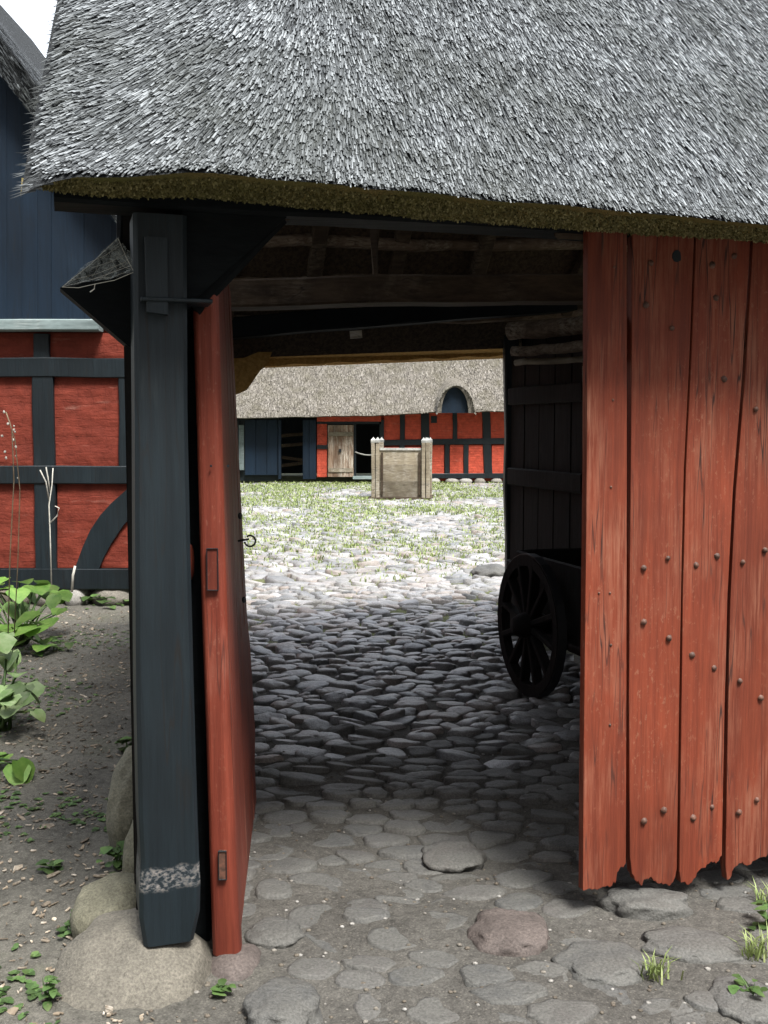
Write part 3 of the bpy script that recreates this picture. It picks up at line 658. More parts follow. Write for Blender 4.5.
for (u, v, hw, hh, m) in ((213, 569, 5.5, 21, 'red'), (223, 864, 4, 15, 'iron')):   # mortise plugs
    c = at(u, v, 2.997); w = hw / F * 3; h = hh / F * 3
    y0 = c + Vector((0, -.009, 0))
    mb = MB(); mb.prism([y0 + Vector((x * w, 0, z * h)) for x, z in ((-1, -1), (1, -1), (1, 1), (-1, 1))], (0, .01, 0)); o = mb.build('tenon_plug', M[m], ll)
    mb = MB(); e = .0022
    for x0, z0, x1, z1 in ((-1, -1, -1, 1), (1, -1, 1, 1), (-1, -1, 1, -1), (-1, 1, 1, 1)):
        mb.beam(y0 + Vector((x0 * w, -.001, z0 * h)), y0 + Vector((x1 * w, -.001, z1 * h)), e, .006, up=(0, 1, 0), seg=1, jit=0, ch=.0005)
    mb.build('plug_joint', M['tar'], ll)
# iron hook and eye on its inner face
hk = at(241, 541, 3.6); mb = MB()
mb.tube([at(238, 541, 3.6), at(244, 540, 3.6), at(249, 539, 3.6)], .004, 6)
mb.tube([at(250 + 5.5 * math.cos(t), 541 + 5.5 * math.sin(t), 3.6) for t in np.linspace(-2.2, 3.0, 14)], .0035, 6)
mb.build('iron_hook', M['black'], ll, smooth=True)
for q in (at(240, 516, 3.7), at(244, 600, 3.75)): MB().blob(q, (.008, .008, .012), 2, 2, .1).build('iron_stud', M['black'], ll, smooth=True)
# wooden latch end behind the post
MB().blob(at(190, 562, 3.1), (.012, .03, .055), 4, 3, .05).build('latch_end', M['red'], ll, smooth=True)
# nails on edge
for (u, v) in ((211, 466), (228, 466)): MB().blob(at(u, v, 2.985), (.004, .004, .004), 2, 1, .1).build('nail_head', M['tar'], ll)
# ------------------------------------------------------------------ cobweb
def cobweb():
    K = [onp(118, 238, .02), onp(62, 287, .03), onp(95, 284, .0), onp(134, 272, -.05), onp(133, 258, -.02)]
    mb = MB(); n = 9; vs = []; fs = []
    for i in range(n + 1):
        for j in range(n + 1):
            s, t = i / n, j / n; p = (K[0].lerp(K[4], s)).lerp(K[1].lerp(K[3], s * .95), t); sag = math.sin(PI * s) * math.sin(PI * t)
            vs.append(p - Z * .03 * sag + noise.noise_vector(Vector((s * 5, t * 5, 0))) * .008)
    for i in range(n):
        for j in range(n): fs.append((i*(n+1)+j, i*(n+1)+j+1, (i+1)*(n+1)+j+1, (i+1)*(n+1)+j))
    mb.add(vs, fs)
    o = mb.build('cobweb', M['web'], None, K[4], True, False); tag(o, 'dusty grey cobweb slung between the short brace and the tarred post', 'cobweb')
    mb = MB()
    for k in range(12):
        p = vs[R.randrange(len(vs))]; q = vs[R.randrange(len(vs))]; mb.tube([p, (p + q) / 2 - Z * .006, q], .0004, 3)
    for (a, b) in ((1, 2), (2, 3), (0, 1), (0, 3)): mb.tube([K[a], (K[a] + K[b]) / 2 - Z * .006, K[b]], .0009, 4)
    q = onp(90, 292, .0); mb.tube([K[2], q.lerp(K[2], .4) + A * .006, q], .0018, 4)
    mb.build('thread', M['pale_stalk'], o)
cobweb()
# ------------------------------------------------------------------ stones at the posts
def boulder(u0, u1, v0, v1, y, mat, label, name='boulder', seed=1, dep=None, amp=.12, zb_=-.1, tilt=0):
    l = at(u0, v1, y); r = at(u1, v1, y); t = at((u0 + u1) / 2, v0, y)
    c = (l + r) / 2; sx = (r.x - l.x) / 2; top = t.z; c.z = (top + zb_) / 2 if zb_ is not None else c.z
    mb = MB().blob(c, (sx, dep or sx, max(.04, top - c.z)), seed, 4, amp, fr=1.1)
    for p in mb.v: p.z += tilt * (p.y - c.y) - (.075 if tilt else 0)
    o = mb.build(name, M[mat], None, (c.x, c.y, 0), True)
    return tag(o, label, 'stone')
boulder(54, 214, 912, 1024, 2.93, 'boulder', 'large pale brown boulder carrying the foot of the tarred post', seed=5, dep=.26, amp=.11, zb_=-.2, tilt=.32)
boulder(76, 150, 880, 960, 3.22, 'boulder_moss', 'mossy boulder directly behind the large boulder under the post', seed=9, dep=.16, amp=.1)
boulder(110, 160, 752, 830, 3.95, 'boulder_moss', 'yellow-green mossy stone against the left side of the post, farthest of three', seed=12, dep=.2, amp=.1)
boulder(128, 170, 808, 880, 3.62, 'boulder_moss', 'half-hidden mossy stone peeking out beside the post at mid height of the bottom third', seed=15, dep=.2, amp=.1)
boulder(204, 264, 950, 992, 3.02, 'boulder_pink', 'low reddish pad stone under the foot of the open gate leaf', 'pad_stone', seed=18, dep=.11, amp=.08, zb_=-.1)
boulder(471, 512, 566, 582, 11.2, 'cobble_front', 'lone rough stone on the sunlit cobbles beside the rear gateway post', seed=21, dep=.2, amp=.2, zb_=-.1)
# ------------------------------------------------------------------ HANDCART in the passage
def handcart():
    c = at(530, 630, 6.15); c.z = .43; root = thing('handcart', 'dark wooden handcart with spoked wheels parked against the right passage wall', 'handcart', (c.x, c.y, 0))
    def wheel(cc):
        Rw = .425; k = 28; mb = MB(); vs = []
        for i in range(k):
            t = 2 * PI * i / k; d = N * math.cos(t) + Z * math.sin(t)
            for rr, aa in ((Rw, -.03), (Rw, .03), (Rw - .065, .028), (Rw - .065, -.028)): vs.append(cc + d * rr + A * aa)
        fs = [(i*4+j, i*4+(j+1) % 4, ((i+1) % k)*4+(j+1) % 4, ((i+1) % k)*4+j) for i in range(k) for j in range(4)]
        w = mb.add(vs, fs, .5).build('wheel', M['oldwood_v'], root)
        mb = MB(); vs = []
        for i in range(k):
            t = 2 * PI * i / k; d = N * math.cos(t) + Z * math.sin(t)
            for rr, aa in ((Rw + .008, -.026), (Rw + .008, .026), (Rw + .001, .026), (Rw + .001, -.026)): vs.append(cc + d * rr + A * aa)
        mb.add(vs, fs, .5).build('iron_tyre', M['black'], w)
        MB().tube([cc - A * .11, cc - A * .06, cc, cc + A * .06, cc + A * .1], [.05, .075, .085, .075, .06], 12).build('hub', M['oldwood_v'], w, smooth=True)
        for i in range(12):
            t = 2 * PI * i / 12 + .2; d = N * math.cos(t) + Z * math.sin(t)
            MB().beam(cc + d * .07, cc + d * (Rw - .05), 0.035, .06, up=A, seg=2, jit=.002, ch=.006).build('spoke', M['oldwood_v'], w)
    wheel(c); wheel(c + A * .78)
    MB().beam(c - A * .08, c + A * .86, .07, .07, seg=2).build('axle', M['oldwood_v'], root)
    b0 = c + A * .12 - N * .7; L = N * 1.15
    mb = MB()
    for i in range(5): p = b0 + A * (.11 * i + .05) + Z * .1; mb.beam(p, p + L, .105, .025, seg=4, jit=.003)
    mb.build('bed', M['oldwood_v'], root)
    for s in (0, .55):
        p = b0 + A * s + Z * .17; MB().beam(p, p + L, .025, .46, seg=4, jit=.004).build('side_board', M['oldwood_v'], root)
    p = b0 + L + Z * .26; MB().beam(p, p + A * .55, .025, .28, seg=3).build('end_board', M['oldwood_v'], root)
    for s in (.04, .52):
        p = b0 + A * s + L * .3 + Z * .1; q = p - N * 1.3 + Z * .3; MB().beam(p, q, .05, .05, seg=5).build('shaft', M['oldwood_v'], root)
handcart()
# ------------------------------------------------------------------ LEFT BUILDING with blue boarded gable
YB = 9.4
fh = thing('farm_building', 'half-timbered farm building with a blue boarded gable over red brick panels, beyond the garden path', 'building', at(60, 605, YB + 2))
def L(u, v, dy=0): p = at(u, v, YB); p.y += dy; return p
UE = 150; U0 = -260
def rect(mb, u0, v0, u1, v1, y0, y1, r=None, j=0):
    a = [L(u0, v1, y0), L(u1, v1, y0), L(u1, v1, y1), L(u0, v1, y1)]; b = [L(u0, v0, y0), L(u1, v0, y0), L(u1, v0, y1), L(u0, v0, y1)]
    return mb.hexa(a, b, r)
def lbeam(u0, v0, u1, v1, wpx, name='timber_post', dep=.16, y0=-.03, mat='tar'):
    w = wpx / F * YB; a, b = L(u0, v0, y0 + dep / 2), L(u1, v1, y0 + dep / 2)
    return MB().beam(a, b, w, dep, up=(0, 1, 0), seg=8, jit=.008, ch=.008).build(name, M[mat], fh)
def panel(u0, v0, u1, v1, y=0.012):
    # brick panel, front face a little uneven
    mb = MB(); nx, nz = max(2, int(abs(u1 - u0) / 5)), max(2, int(abs(v1 - v0) / 5)); vs = []; fs = []
    for i in range(nz + 1):
        for j in range(nx + 1):
            p = L(u0 + (u1 - u0) * j / nx, v0 + (v1 - v0) * i / nz, y); e = min(j, nx - j, i, nz - i)
            p.y -= (.012 * noise.noise(Vector((p.x * 4, p.z * 9, 2))) + .006 if e else 0); vs.append(p)
    for i in range(nz):
        for j in range(nx): fs.append((i*(nx+1)+j, i*(nx+1)+j+1, (i+1)*(nx+1)+j+1, (i+1)*(nx+1)+j))
    mb.add(vs, fs, .5); mb.build('brick_panel', M['brick'], fh, smooth=True, fix=False)
rect(MB(), U0, 316, UE, 588, .05, 4.6, .5).build('wall_core', M['brick'], fh)
for u0 in (-260, -170, -80): 
    pass
cols = [(-245, 20), (-150, 20), (-56, 20), (43, 20), (128, 17)]
for (u, w) in cols[:3]: lbeam(u, 376, u, 572, w)
lbeam(43, 376, 47, 572, 21); lbeam(128, 376, 128, 470, 17)
for u in (-200, -100, 42, 140): lbeam(u, 334, u, 360, 16)
for (v, w, nm) in ((367, 19, 'timber_rail'), (474, 18, 'timber_rail'), (578, 21, 'sill_beam')):
    lbeam(U0, v, UE, v + 1, w, nm, .17, -.038)
mb = MB(); mb.prism([L(u, v, -.028) for u, v in ((75, 570), (83, 548), (91, 530), (101, 515), (112, 503), (130, 487), (150, 474), (150, 500), (135, 513), (124, 525), (112, 543), (105, 556), (99, 570))], (0, .14, 0)); mb.build('timber_brace', M['tar'], fh)
lbeam(-110, 571, -190, 480, 20, 'timber_brace', .15, -.028)
edges = [-260, -255, -235, -160, -140, -66, -46]
for (u0, u1) in ((-235, -160), (-140, -66), (-46, 33), (54, 120), (136, 150)):
    panel(u0, 376, u1, 466)
for (u0, u1) in ((-235, -160), (-140, -66), (-46, 36), (57, 150)): panel(u0, 483, u1, 568)
for (u0, u1) in ((-260, -208), (-192, -108), (-92, 34), (50, 132), (148, 150)): panel(u0, 333, u1, 358)
# pale drip board, blue gable boards
MB().beam(L(U0, 326, -.07), L(103, 326.5, -.07), .16, .10, seg=6).build('drip_board', M['sill'], fh)
def vtop(u): return 70 + (u + 0) * 1.28       # lower edge of the verge
mb = MB(); u = -250
while u < 118:
    w = R.uniform(13, 17); u1 = min(u + w, 119)
    t0, t1 = (vtop(u) if u > -150 else vtop(-150) - (u + 150) * -1.2), (vtop(u1) if u1 > -150 else vtop(-150) - (u1 + 150) * -1.2)
    dy = R.uniform(-.004, .003)
    t0 = min(t0, 320); t1 = min(t1, 320)
    mb.hexa([L(u + .1, 321, -.03 + dy), L(u1 - .1, 321, -.03 + dy), L(u1 - .1, 321, .02), L(u + .1, 321, .02)], [L(u + .1, t0, -.03 + dy), L(u1 - .1, t1, -.03 + dy), L(u1 - .1, t1, .02), L(u + .1, t0, .02)]); u = u1
mb.build('gable_boards', M['blue'], fh)
MB().beam(L(-150, vtop(-150) + 2, -.06), L(122, vtop(122) + 2, -.06), .03, .12, up=(0, 1, 0), seg=4).build('barge_board', M['blue'], fh)
# thatch of its roof
mb = MB()
ap, ev = L(-150, vtop(-150) - 40, -.25), L(150, vtop(150) - 30, -.25)
apb, evb = L(-150, vtop(-150) + 2, -.22), L(140, vtop(140), -.22)
dv = Vector((0, 4.9, 0)); lt = L(-430, vtop(150) - 30, -.25); ltb = L(-420, vtop(140), -.22)
rr_ = []
for dy in np.linspace(0, 4.9, 7):
    o_ = Vector((0, dy, 0)); row = []
    for t in np.linspace(0, 1, 12): row.append(lt.lerp(ap, t) + o_)
    for t in np.linspace(0, 1, 24)[1:]: row.append(ap.lerp(ev, t) + o_ + Z * .02 * noise.noise(Vector((t * 9, dy, 1))))
    rr_.append(row)
loft_rows(rr_, mb)
fr_low = [ltb.lerp(apb, t) for t in np.linspace(0, 1, 12)] + [apb.lerp(evb, t) for t in np.linspace(0, 1, 24)[1:]]
loft_rows([fr_low, rr_[0]], mb); loft_rows([fr_low, [p + dv for p in fr_low]], mb)
frf = mb.build('thatched_roof', M['thatch'], fh, fix=False)
mb = MB()
for i in range(2600):
    t = R.random(); s = R.random(); p = ap.lerp(ev, t) + Vector((0, s * 1.2 - .02, 0)); d = (ev - ap).normalized(); d = (d + Vector((0, R.gauss(-.25, .15), 0))).normalized(); L_ = R.uniform(.08, .16)
    w = Vector((0, .008, 0)); p += Vector((.02, 0, .02)) * R.random()
    mb.add([p - w, p + w, p + d * L_ + w + Z * .012, p + d * L_ - w + Z * .012], [(0, 1, 2, 3)], min(1, max(0, R.gauss(.4, .2))))
for i in range(900):
    t = R.random(); s = R.random(); p = (ap.lerp(ev, t)).lerp(apb.lerp(evb, t), s) - Vector((0, .01, 0)); d = ((ev - ap).normalized() - Vector((0, R.uniform(0, .3), 0))).normalized(); L_ = R.uniform(.05, .1); w = Vector((.004, 0, .006))
    mb.add([p - w, p + w, p + d * L_ - Vector((0, .02, 0))], [(0, 1, 2)], min(1, max(0, R.gauss(.25, .2))))
mb.build('reeds', M['reed'], frf, fix=False)
for (u0, u1, v0, v1, sd) in ((63, 87, 587, 612, 3), (89, 138, 588, 608, 4), (-6, 30, 588, 610, 5), (32, 60, 589, 608, 6), (-70, -10, 588, 610, 7), (-150, -75, 588, 610, 8)):
    a, b = L(u0, v1), L(u1, v1); c = (a + b) / 2; c.y += .08; c.z = .06; h = L(u0, v0).z - .06 + .02
    MB().blob(c, ((b.x - a.x) / 2, .14, max(h, .06)), sd, 3, .07, r=R.random()).build('foundation_stone', M['found'], fh, smooth=True)
# ------------------------------------------------------------------ FAR BARN across the yard
YF = 31.0
bn = thing('barn', 'long thatched barn with bright red half-timbered panels across the yard', 'barn', at(400, 484, YF + 3))
def Bp(u, v, dy=0): p = at(u, v, YF); p.y += dy; return p
def brect(name, u0, v0, u1, v1, y0, y1, mat, parent=bn, r=None):
    a = [Bp(u0, v1, y0), Bp(u1, v1, y0), Bp(u1, v1, y1), Bp(u0, v1, y1)]; b = [Bp(u0, v0, y0), Bp(u1, v0, y0), Bp(u1, v0, y1), Bp(u0, v0, y1)]
    return MB().hexa(a, b, R.random() if r is None else r).build(name, M[mat], parent)
UL, UR = 130, 640
# roof
def ev_v(u): return interp([(130, 420), (238, 418), (380, 415), (442, 412), (510, 411), (640, 408)], u)
mb = MB(); us_ = list(range(UL - 10, UR + 11, 6)); rws = []
eav = [at(u, ev_v(u), YF - .55) + Z * .03 * noise.noise(Vector((u * .05, 0, 0))) for u in us_]
for k in (0, .25, .5, .75, 1): rws.append([Vector((p.x, p.y + 4.2 * k, p.z + .22 * min(1, k * 20) * 0 + 4.4 * k)) for p in eav])
loft_rows([[p + Vector((0, .35, -.02)) for p in eav], [p + Vector((0, .02, -.0)) for p in eav]], mb)
loft_rows([rws[0]] + rws[1:], mb); loft_rows([rws[-1], [Vector((p.x, p.y + 4.4, p.z - 4.4)) for p in rws[-1]]], mb)
brf = mb.build('thatched_roof', M['thatch_far'], bn, fix=False)
mb = MB()
for i in range(24000):
    u = R.uniform(225, 530); k = .035 + R.random() ** 1.0 * .5; p0 = at(u, ev_v(u), YF - .55); p = Vector((p0.x, p0.y + 4.2 * k, p0.z + 4.4 * k)); d = Vector((R.gauss(0, .12), -.69, -.72)); L_ = R.uniform(.12, .26); w = Vector((R.uniform(.007, .014), 0, 0))
    lf = Vector((0, -.7, .7)) * R.uniform(.004, .03)
    mb.add([p - w, p + w, p + d * L_ + w + lf, p + d * L_ - w + lf], [(0, 1, 2, 3)], min(1, max(0, R.gauss(.5, .25))))
npv = mb.build('reeds', M['reed_far'], brf, fix=False)
# walls
brect('wall_core', UL, 412, 278, 481, .12, .3, 'tar'); brect('wall_core', 381, 410, UR, 481, .12, .3, 'brick_far')
brect('back_wall', UL, 412, UR, 481, 5.5, 5.7, 'tar')
brect('side_wall', UL, 412, UL + 6, 481, .1, 5.5, 'tar'); brect('side_wall', UR - 6, 412, UR, 481, .1, 5.5, 'tar')
# left: blue boarding, dark bay, blue post
for i in range(3): brect('wall_board', 245 + i * 11, 420, 256 + i * 11 - .4, 475, .0 + .01 * i, .05, 'blue')
brect('wall_board', 225, 420, 239, 478, .0, .05, 'tar'); brect('shutter', 239, 425, 244, 470, -.01, .04, 'sill')
for (u0, u1) in ((278.5, 281), (303, 309), (309.4, 316)): brect('timber_post', u0, 420, u1, 479, -.04, .12, 'blue')
for (u0, v0, u1, v1) in ((279, 436, 303, 434), (279, 446, 303, 444), (280, 457, 302, 460), (279, 466, 303, 463)):
    a, b = at(u0, v0, YF + .7), at(u1, v1, YF + .9); MB().beam(a, b, .1, .1, seg=3).build('rail', M['oldwood'], bn)
# red strip, lintel, door, doorway
brect('brick_panel', 317, 424, 327, 445, .02, .12, 'brick_far'); brect('brick_panel', 317, 449, 327, 477, .02, .12, 'brick_far'); brect('timber_rail', 317, 445, 327.5, 449, -.01, .12, 'tar')
brect('lintel', 317, 416, 381, 421.5, -.03, .12, 'brick_far'); brect('lintel', 317, 421.6, 381, 424, -.02, .12, 'tar')
dr = brect('door', 328, 425, 353.5, 477, -.05, -.01, 'door_wood')
for i in range(5): brect('board', 328.4 + i * 5.05, 425.3, 333 + i * 5.05, 476.6, -.065 - .006 * R.random(), -.05, 'door_wood', dr)
for v in (432, 468): brect('ledge', 328.5, v, 353, v + 4, -.09, -.07, 'grey_wood', dr)
brect('handle', 339, 449, 341.5, 452, -.11, -.07, 'black', dr)
brect('threshold', 353, 476, 381, 479, -.1, .12, 'sill'); brect('doorpost', 379.5, 420, 384, 479, -.02, .12, 'tar'); brect('doorpost', 354, 424, 356, 477, -.005, .12, 'tar')
mb = MB(); mb.tube([at(355, 452, YF - .02) .lerp(at(381, 453, YF - .02), t) - Z * .08 * math.sin(PI * t) for t in np.linspace(0, 1, 9)], .02, 5); mb.build('chain', M['zinc'], bn)
# right: panels with posts and rails
def bpan(u0, v0, u1, v1): brect('brick_panel', u0, v0, u1, v1, .02, .13, 'brick_far')
for (u0, u1) in ((384, 400), (405, 421), (429, 453), (457, 482.5), (490, 510), (518, 545), (552, 580), (588, 615)): bpan(u0, ev_v(u0) - 4, u1, 443 if u0 < 425 else 439)
for (u0, u1) in ((431, 444), (450, 464), (468, 484), (492, 505), (514, 530), (538, 556), (562, 580), (590, 612)): bpan(u0, 445, u1, 474)
for (u0, u1) in ((384, 400), (405, 421)): bpan(u0, 447, u1, 474)
def bbeam(name, u0, v0, u1, v1, w): 
    MB().beam(Bp(u0, v0, .05), Bp(u1, v1, .05), w / F * YF, .14, up=(0, 1, 0), seg=4, jit=.015, ch=.01).build(name, M['tar'], bn)
bbeam('timber_post', 402.5, 409, 402.5, 443, 5); bbeam('timber_post', 425, 409, 426, 478, 8.5); bbeam('timber_post', 455, 409, 455, 442, 4.5); bbeam('timber_post', 486, 409, 488.5, 478, 8); bbeam('timber_post', 514, 408, 514, 442, 8)
bbeam('timber_post', 549, 409, 549, 442, 7); bbeam('timber_post', 584, 409, 585, 478, 8)
for u in (447, 466, 509.5, 534, 559, 402): bbeam('timber_post', u, 443, u, 476, 5)
bbeam('timber_rail', 384, 442.5, 636, 439.5, 6); bbeam('sill_beam', 381, 476, 636, 476, 5)
brect('notch', 431, 416, 437, 423, 0.005, .06, 'tar')
for i in range(16):
    u = 384 + i * 15 + R.uniform(-2, 2); c = Bp(u + 7, 481.5, .02); MB().blob(c, (.21 * R.uniform(.8, 1.05), .16, .1), i, 2, .1, r=R.uniform(.6, 1)).build('foundation_stone', M['found'], bn, smooth=True)
# eyebrow dormer
def arch(cu, cv, ru, rv, y, n=36): return [at(cu + ru * math.cos(PI * i / n), cv - rv * math.sin(PI * i / n) if True else 0, y) for i in range(n + 1)]
mb = MB(); f0 = arch(456, 413, 19, 29.5, YF - .8); f1 = arch(455, 413, 13.5, 26, YF - .8); b0 = [p + Vector((0, 1.9, .25)) for p in arch(456, 413, 22, 33, YF - .8)]
loft_rows([f1, f0, b0], mb); loft_rows([f1, [p + Vector((0, .35, 0)) for p in f1]], mb)
dm = mb.build('dormer', M['thatch_far'], bn, fix=False)
mb = MB(); dp = arch(455, 413, 14.5, 27, YF - .66); mb.prism(dp, (0, .05, 0)); mb.build('dormer_board', M['blue'], dm)
mb = MB()
for i in range(2600):
    t = R.random() * 36; j = min(35, int(t)); p = f0[j].lerp(f0[j+1], t - j); q = b0[j].lerp(b0[j+1], t - j); p = p.lerp(q, R.random() * .8 - .03); d = Vector((R.gauss(0, .15), -.75, -.6)); w = Vector((.011, 0, .006)); L_ = .10
    if False: p = f1[j].lerp(f0[j], R.random()) - Vector((0, .02, 0)); d = Vector((R.gauss(0, .3), -.3, -.9)); L_ = .04
    mb.add([p - w, p + w, p + d * L_ + w, p + d * L_ - w], [(0, 1, 2, 3)], min(1, max(0, R.gauss(.6, .22))))
mb.build('reeds', M['reed_far'], dm, fix=False)
# ------------------------------------------------------------------ wooden well box in the yard
def wellbox():
    c = gnd(400.5, 499); root = thing('well_box', 'weathered plank well box with pointed white-capped corner posts in the cobbled yard', 'well', c)
    w, dp, h = .585, .46, 1.2; rot = Matrix.Rotation(math.radians(-6), 3, 'Z')
    def q(x, y, z): return c + rot @ Vector((x, y + dp, z))
    for sx in (-1, 1):
        for sy in (-1, 1):
            x, y = sx * w, sy * dp; ht = 1.3 + .02 * R.random()
            mb = MB()
            for s in (-.05, .05): mb.beam(q(x + s, y, -.02), q(x + s, y + R.uniform(-.015, .015), ht), .082, .16, up=rot @ Vector((0, 1, 0)), seg=5, jit=.006, r=.75)
            p = mb.build('corner_post', M['grey_wood'], root)
            for s in (-.048, .048):
                b = [q(x + s + dx, y + dy, ht - .005) for dx, dy in ((-.047, -.09), (.047, -.09), (.047, .09), (-.047, .09))]
                m = [q(x + s + dx, y + dy, ht + .05) for dx, dy in ((-.05, -.095), (.05, -.095), (.05, .095), (-.05, .095))]
                MB().hexa(b, m).add(m + [q(x + s, y, ht + .12)], [(0, 1, 4), (1, 2, 4), (2, 3, 4), (3, 0, 4)]).build('post_cap', M['zinc'], p)
    for i, (z0, z1) in enumerate(((.05, .395), (.41, .785), (.80, 1.13))):
        for sy in (-1, 1):
            y = sy * (dp - .01); b = [q(-w + .09, y - .02, z0), q(w - .09, y - .02, z0), q(w - .09, y + .02, z0), q(-w + .09, y + .02, z0)]
            MB().hexa(b, [p + Z * (z1 - z0) for p in b], .15 + .38 * i).build('side_board', M['grey_wood'], root)
        for sx in (-1, 1):
            x = sx * (w - .01); b = [q(x - .02, -dp + .09, z0), q(x + .02, -dp + .09, z0), q(x + .02, dp - .09, z0), q(x - .02, dp - .09, z0)]
            MB().hexa(b, [p + Z * (z1 - z0) for p in b], .4 + .2 * i).build('side_board', M['grey_wood'], root)
    b = [q(-w + .1, -dp - .035, 1.135), q(w - .1, -dp - .035, 1.135), q(w - .1, -dp + .06, 1.135), q(-w + .1, -dp + .06, 1.135)]
    MB().hexa(b, [p + Z * .05 for p in b], .9).build('top_rail', M['zinc'], root)
    for x in (-w + .13, w - .17):
        b = [q(x, -dp - .04, .1), q(x + .05, -dp - .04, .1), q(x + .05, -dp - .028, .1), q(x, -dp - .028, .1)]; MB().hexa(b, [p + Z * .98 for p in b], .2).build('batten', M['oldwood'], root)
    b = [q(-w - .14, -dp - .16, -.02), q(w + .14, -dp - .16, -.02), q(w + .14, dp + .14, -.02), q(-w - .14, dp + .14, -.02)]
    MB().hexa(b, [p + Z * .06 for p in b], .3).build('footing', M['oldwood'], root)
wellbox()
# ------------------------------------------------------------------ plants
def leafmesh(mb, base, tip_dir, size, tilt, r=None, round_=1.0, cup=.18):
    d = Vector(tip_dir).normalized(); s = d.cross(Z).normalized(); up = s.cross(d).normalized()
    if up.z < 0: up = -up
    n = 10; vs = [base]; fs = []
    prof = [(0.0, .0), (.02, .28), (.14, .5), (.35, .60), (.58, .54), (.8, .34), (.95, .12), (1.0, 0)]
    lf = []; md = []; rt = []
    kw = R.uniform(.85, 1.1)
    for i, (t, w) in enumerate(prof):
        w *= round_ * kw; c = base + d * size * t - Z * size * .25 * t * t
        wob = 1 + .08 * R.gauss(0, 1)
        md.append(c); lf.append(c + s * size * w * wob + up * size * cup * w - d * size * .1 * (1 if i == 1 else 0)); rt.append(c - s * size * w * wob + up * size * cup * w - d * size * .1 * (1 if i == 1 else 0))
    vs = lf + md + rt; k = len(prof)
    for i in range(k - 1): fs += [(i, i+1, k+i+1, k+i), (k+i, k+i+1, 2*k+i+1, 2*k+i)]
    mb.add(vs, fs, R.random() if r is None else r)
def broadplant(label, spots, mat, g='broad-leaved plants along the garden edge'):
    base = sum((Vector(b) for b, *_ in spots), Vector()) / len(spots); base.z = 0
    root = thing('broadleaf_plant', label, 'plant', base, g); st = MB(); lv = MB()
    more = []
    for (pos, size, az, el) in spots:
        for q in range(3): more.append((Vector(pos) + Vector((R.gauss(0, .6), R.gauss(0, .5), R.gauss(0, .4))) * size * .5, size * R.uniform(.35, .65), az + R.gauss(0, .8), el + R.gauss(0, .3)))
    for (pos, size, az, el) in more:
        pos.z = max(pos.z, .05)
        pos = Vector(pos); d = Vector((math.cos(az) * math.cos(el), math.sin(az) * math.cos(el), math.sin(el)))
        foot = Vector((base.x + R.uniform(-.05, .05), base.y + R.uniform(-.05, .05), 0)); b = pos - d * size * .5
        st.tube([foot, (foot + b) / 2 + Z * .05, b], [.008, .007, .005], 5); leafmesh(lv, b, d, size, 0)
    st.build('stems', M['weed'], root, smooth=True); lv.build('foliage', M[mat], root, smooth=True, fix=False)
def spot(u, v, y, sizepx, az=None, el=None): return (at(u, v, y), sizepx / F * y, R.uniform(-2.6, -.6) if az is None else az, R.uniform(-.5, .25) if el is None else el)
broadplant('clump of broad rounded green leaves in front of the red brick panels', [spot(12, 596, 7.9, 42), spot(34, 590, 8, 40), spot(28, 608, 7.7, 44), spot(44, 600, 7.9, 40, -.3), spot(34, 622, 7.4, 52, -1.3), spot(8, 618, 7.5, 44), spot(20, 632, 7.3, 40), spot(52, 618, 7.6, 30), spot(46, 640, 7.3, 30, -.6), spot(-14, 604, 7.7, 46), spot(-24, 625, 7.5, 44), spot(4, 580, 8, 34)], 'leaf')
broadplant('pale blotched leafy plant at the left edge, halfway along the path', [spot(4, 660, 5.6, 44), spot(10, 684, 5.4, 50, -1.0), spot(-8, 690, 5.3, 56), spot(2, 704, 5.2, 44), spot(-16, 668, 5.5, 52), spot(18, 706, 5.2, 34, -.5, -.3), spot(-10, 650, 5.7, 40)], 'leaf_pale')
broadplant('single large green leaf poking in low at the left edge', [spot(-4, 768, 4.6, 52, -1.2, -.5), spot(-26, 776, 4.5, 56, -1.8, -.4), spot(-20, 750, 4.7, 50, -1.6, 0)], 'leaf')
def weed(u, v, hpx, label, n=14, wpx=None, mat='weed', g='small weeds on bare earth'):
    c = gnd(u, v); k = c.y / F; h = hpx * k; w = (wpx or hpx) * k * .5; mb = MB()
    for i in range(n):
        t = R.random(); p = c + Vector((R.gauss(0, w * .5), R.gauss(0, w * .4), h * t * .75 + .006)); az = R.uniform(0, 2 * PI)
        leafmesh(mb, p, (math.cos(az), math.sin(az), R.uniform(-.1, .5)), R.uniform(8, 15) * k, 0, round_=.7)
    for i in range(max(3, n // 4)):
        p = c + Vector((R.gauss(0, w * .3), R.gauss(0, w * .3), 0)); mb.tube([c, p + Z * h * .5, p + Vector((R.gauss(0, w * .3), 0, h * .9))], [.0022, .002, .001], 4)
    o = mb.build('weed', M[mat], None, c, True, False); tag(o, label, 'weed', g)
weed(54, 652, 16, 'low spreading weed with rounded leaves below the broad-leaved clump', 16, 36)
weed(118, 872, 34, 'leafy weed growing between the mossy stones left of the post', 26, 26)
weed(72, 938, 28, 'small weed on the earth just left of the mossy boulder', 18, 24)
weed(50, 1006, 36, 'weed in the bottom left, touching the large boulder under the post', 18, 14)
weed(128, 752, 18, 'tiny weed beside the post, above the farthest mossy stone', 14, 20)
weed(112, 606, 14, 'low green growth at the foot of the foundation stones', 20, 50)
weed(222, 994, 10, 'tiny green sprout in the dust by the reddish pad stone', 8, 14)
weed(752, 1000, 22, 'weed with narrow leaves in the lower right corner', 16, 36)
weed(766, 930, 32, 'green weed at the right edge in front of the closed gate leaf', 18, 30)
weed(52, 872, 12, 'yellowing small weed alone on the chip-strewn earth', 8, 18)
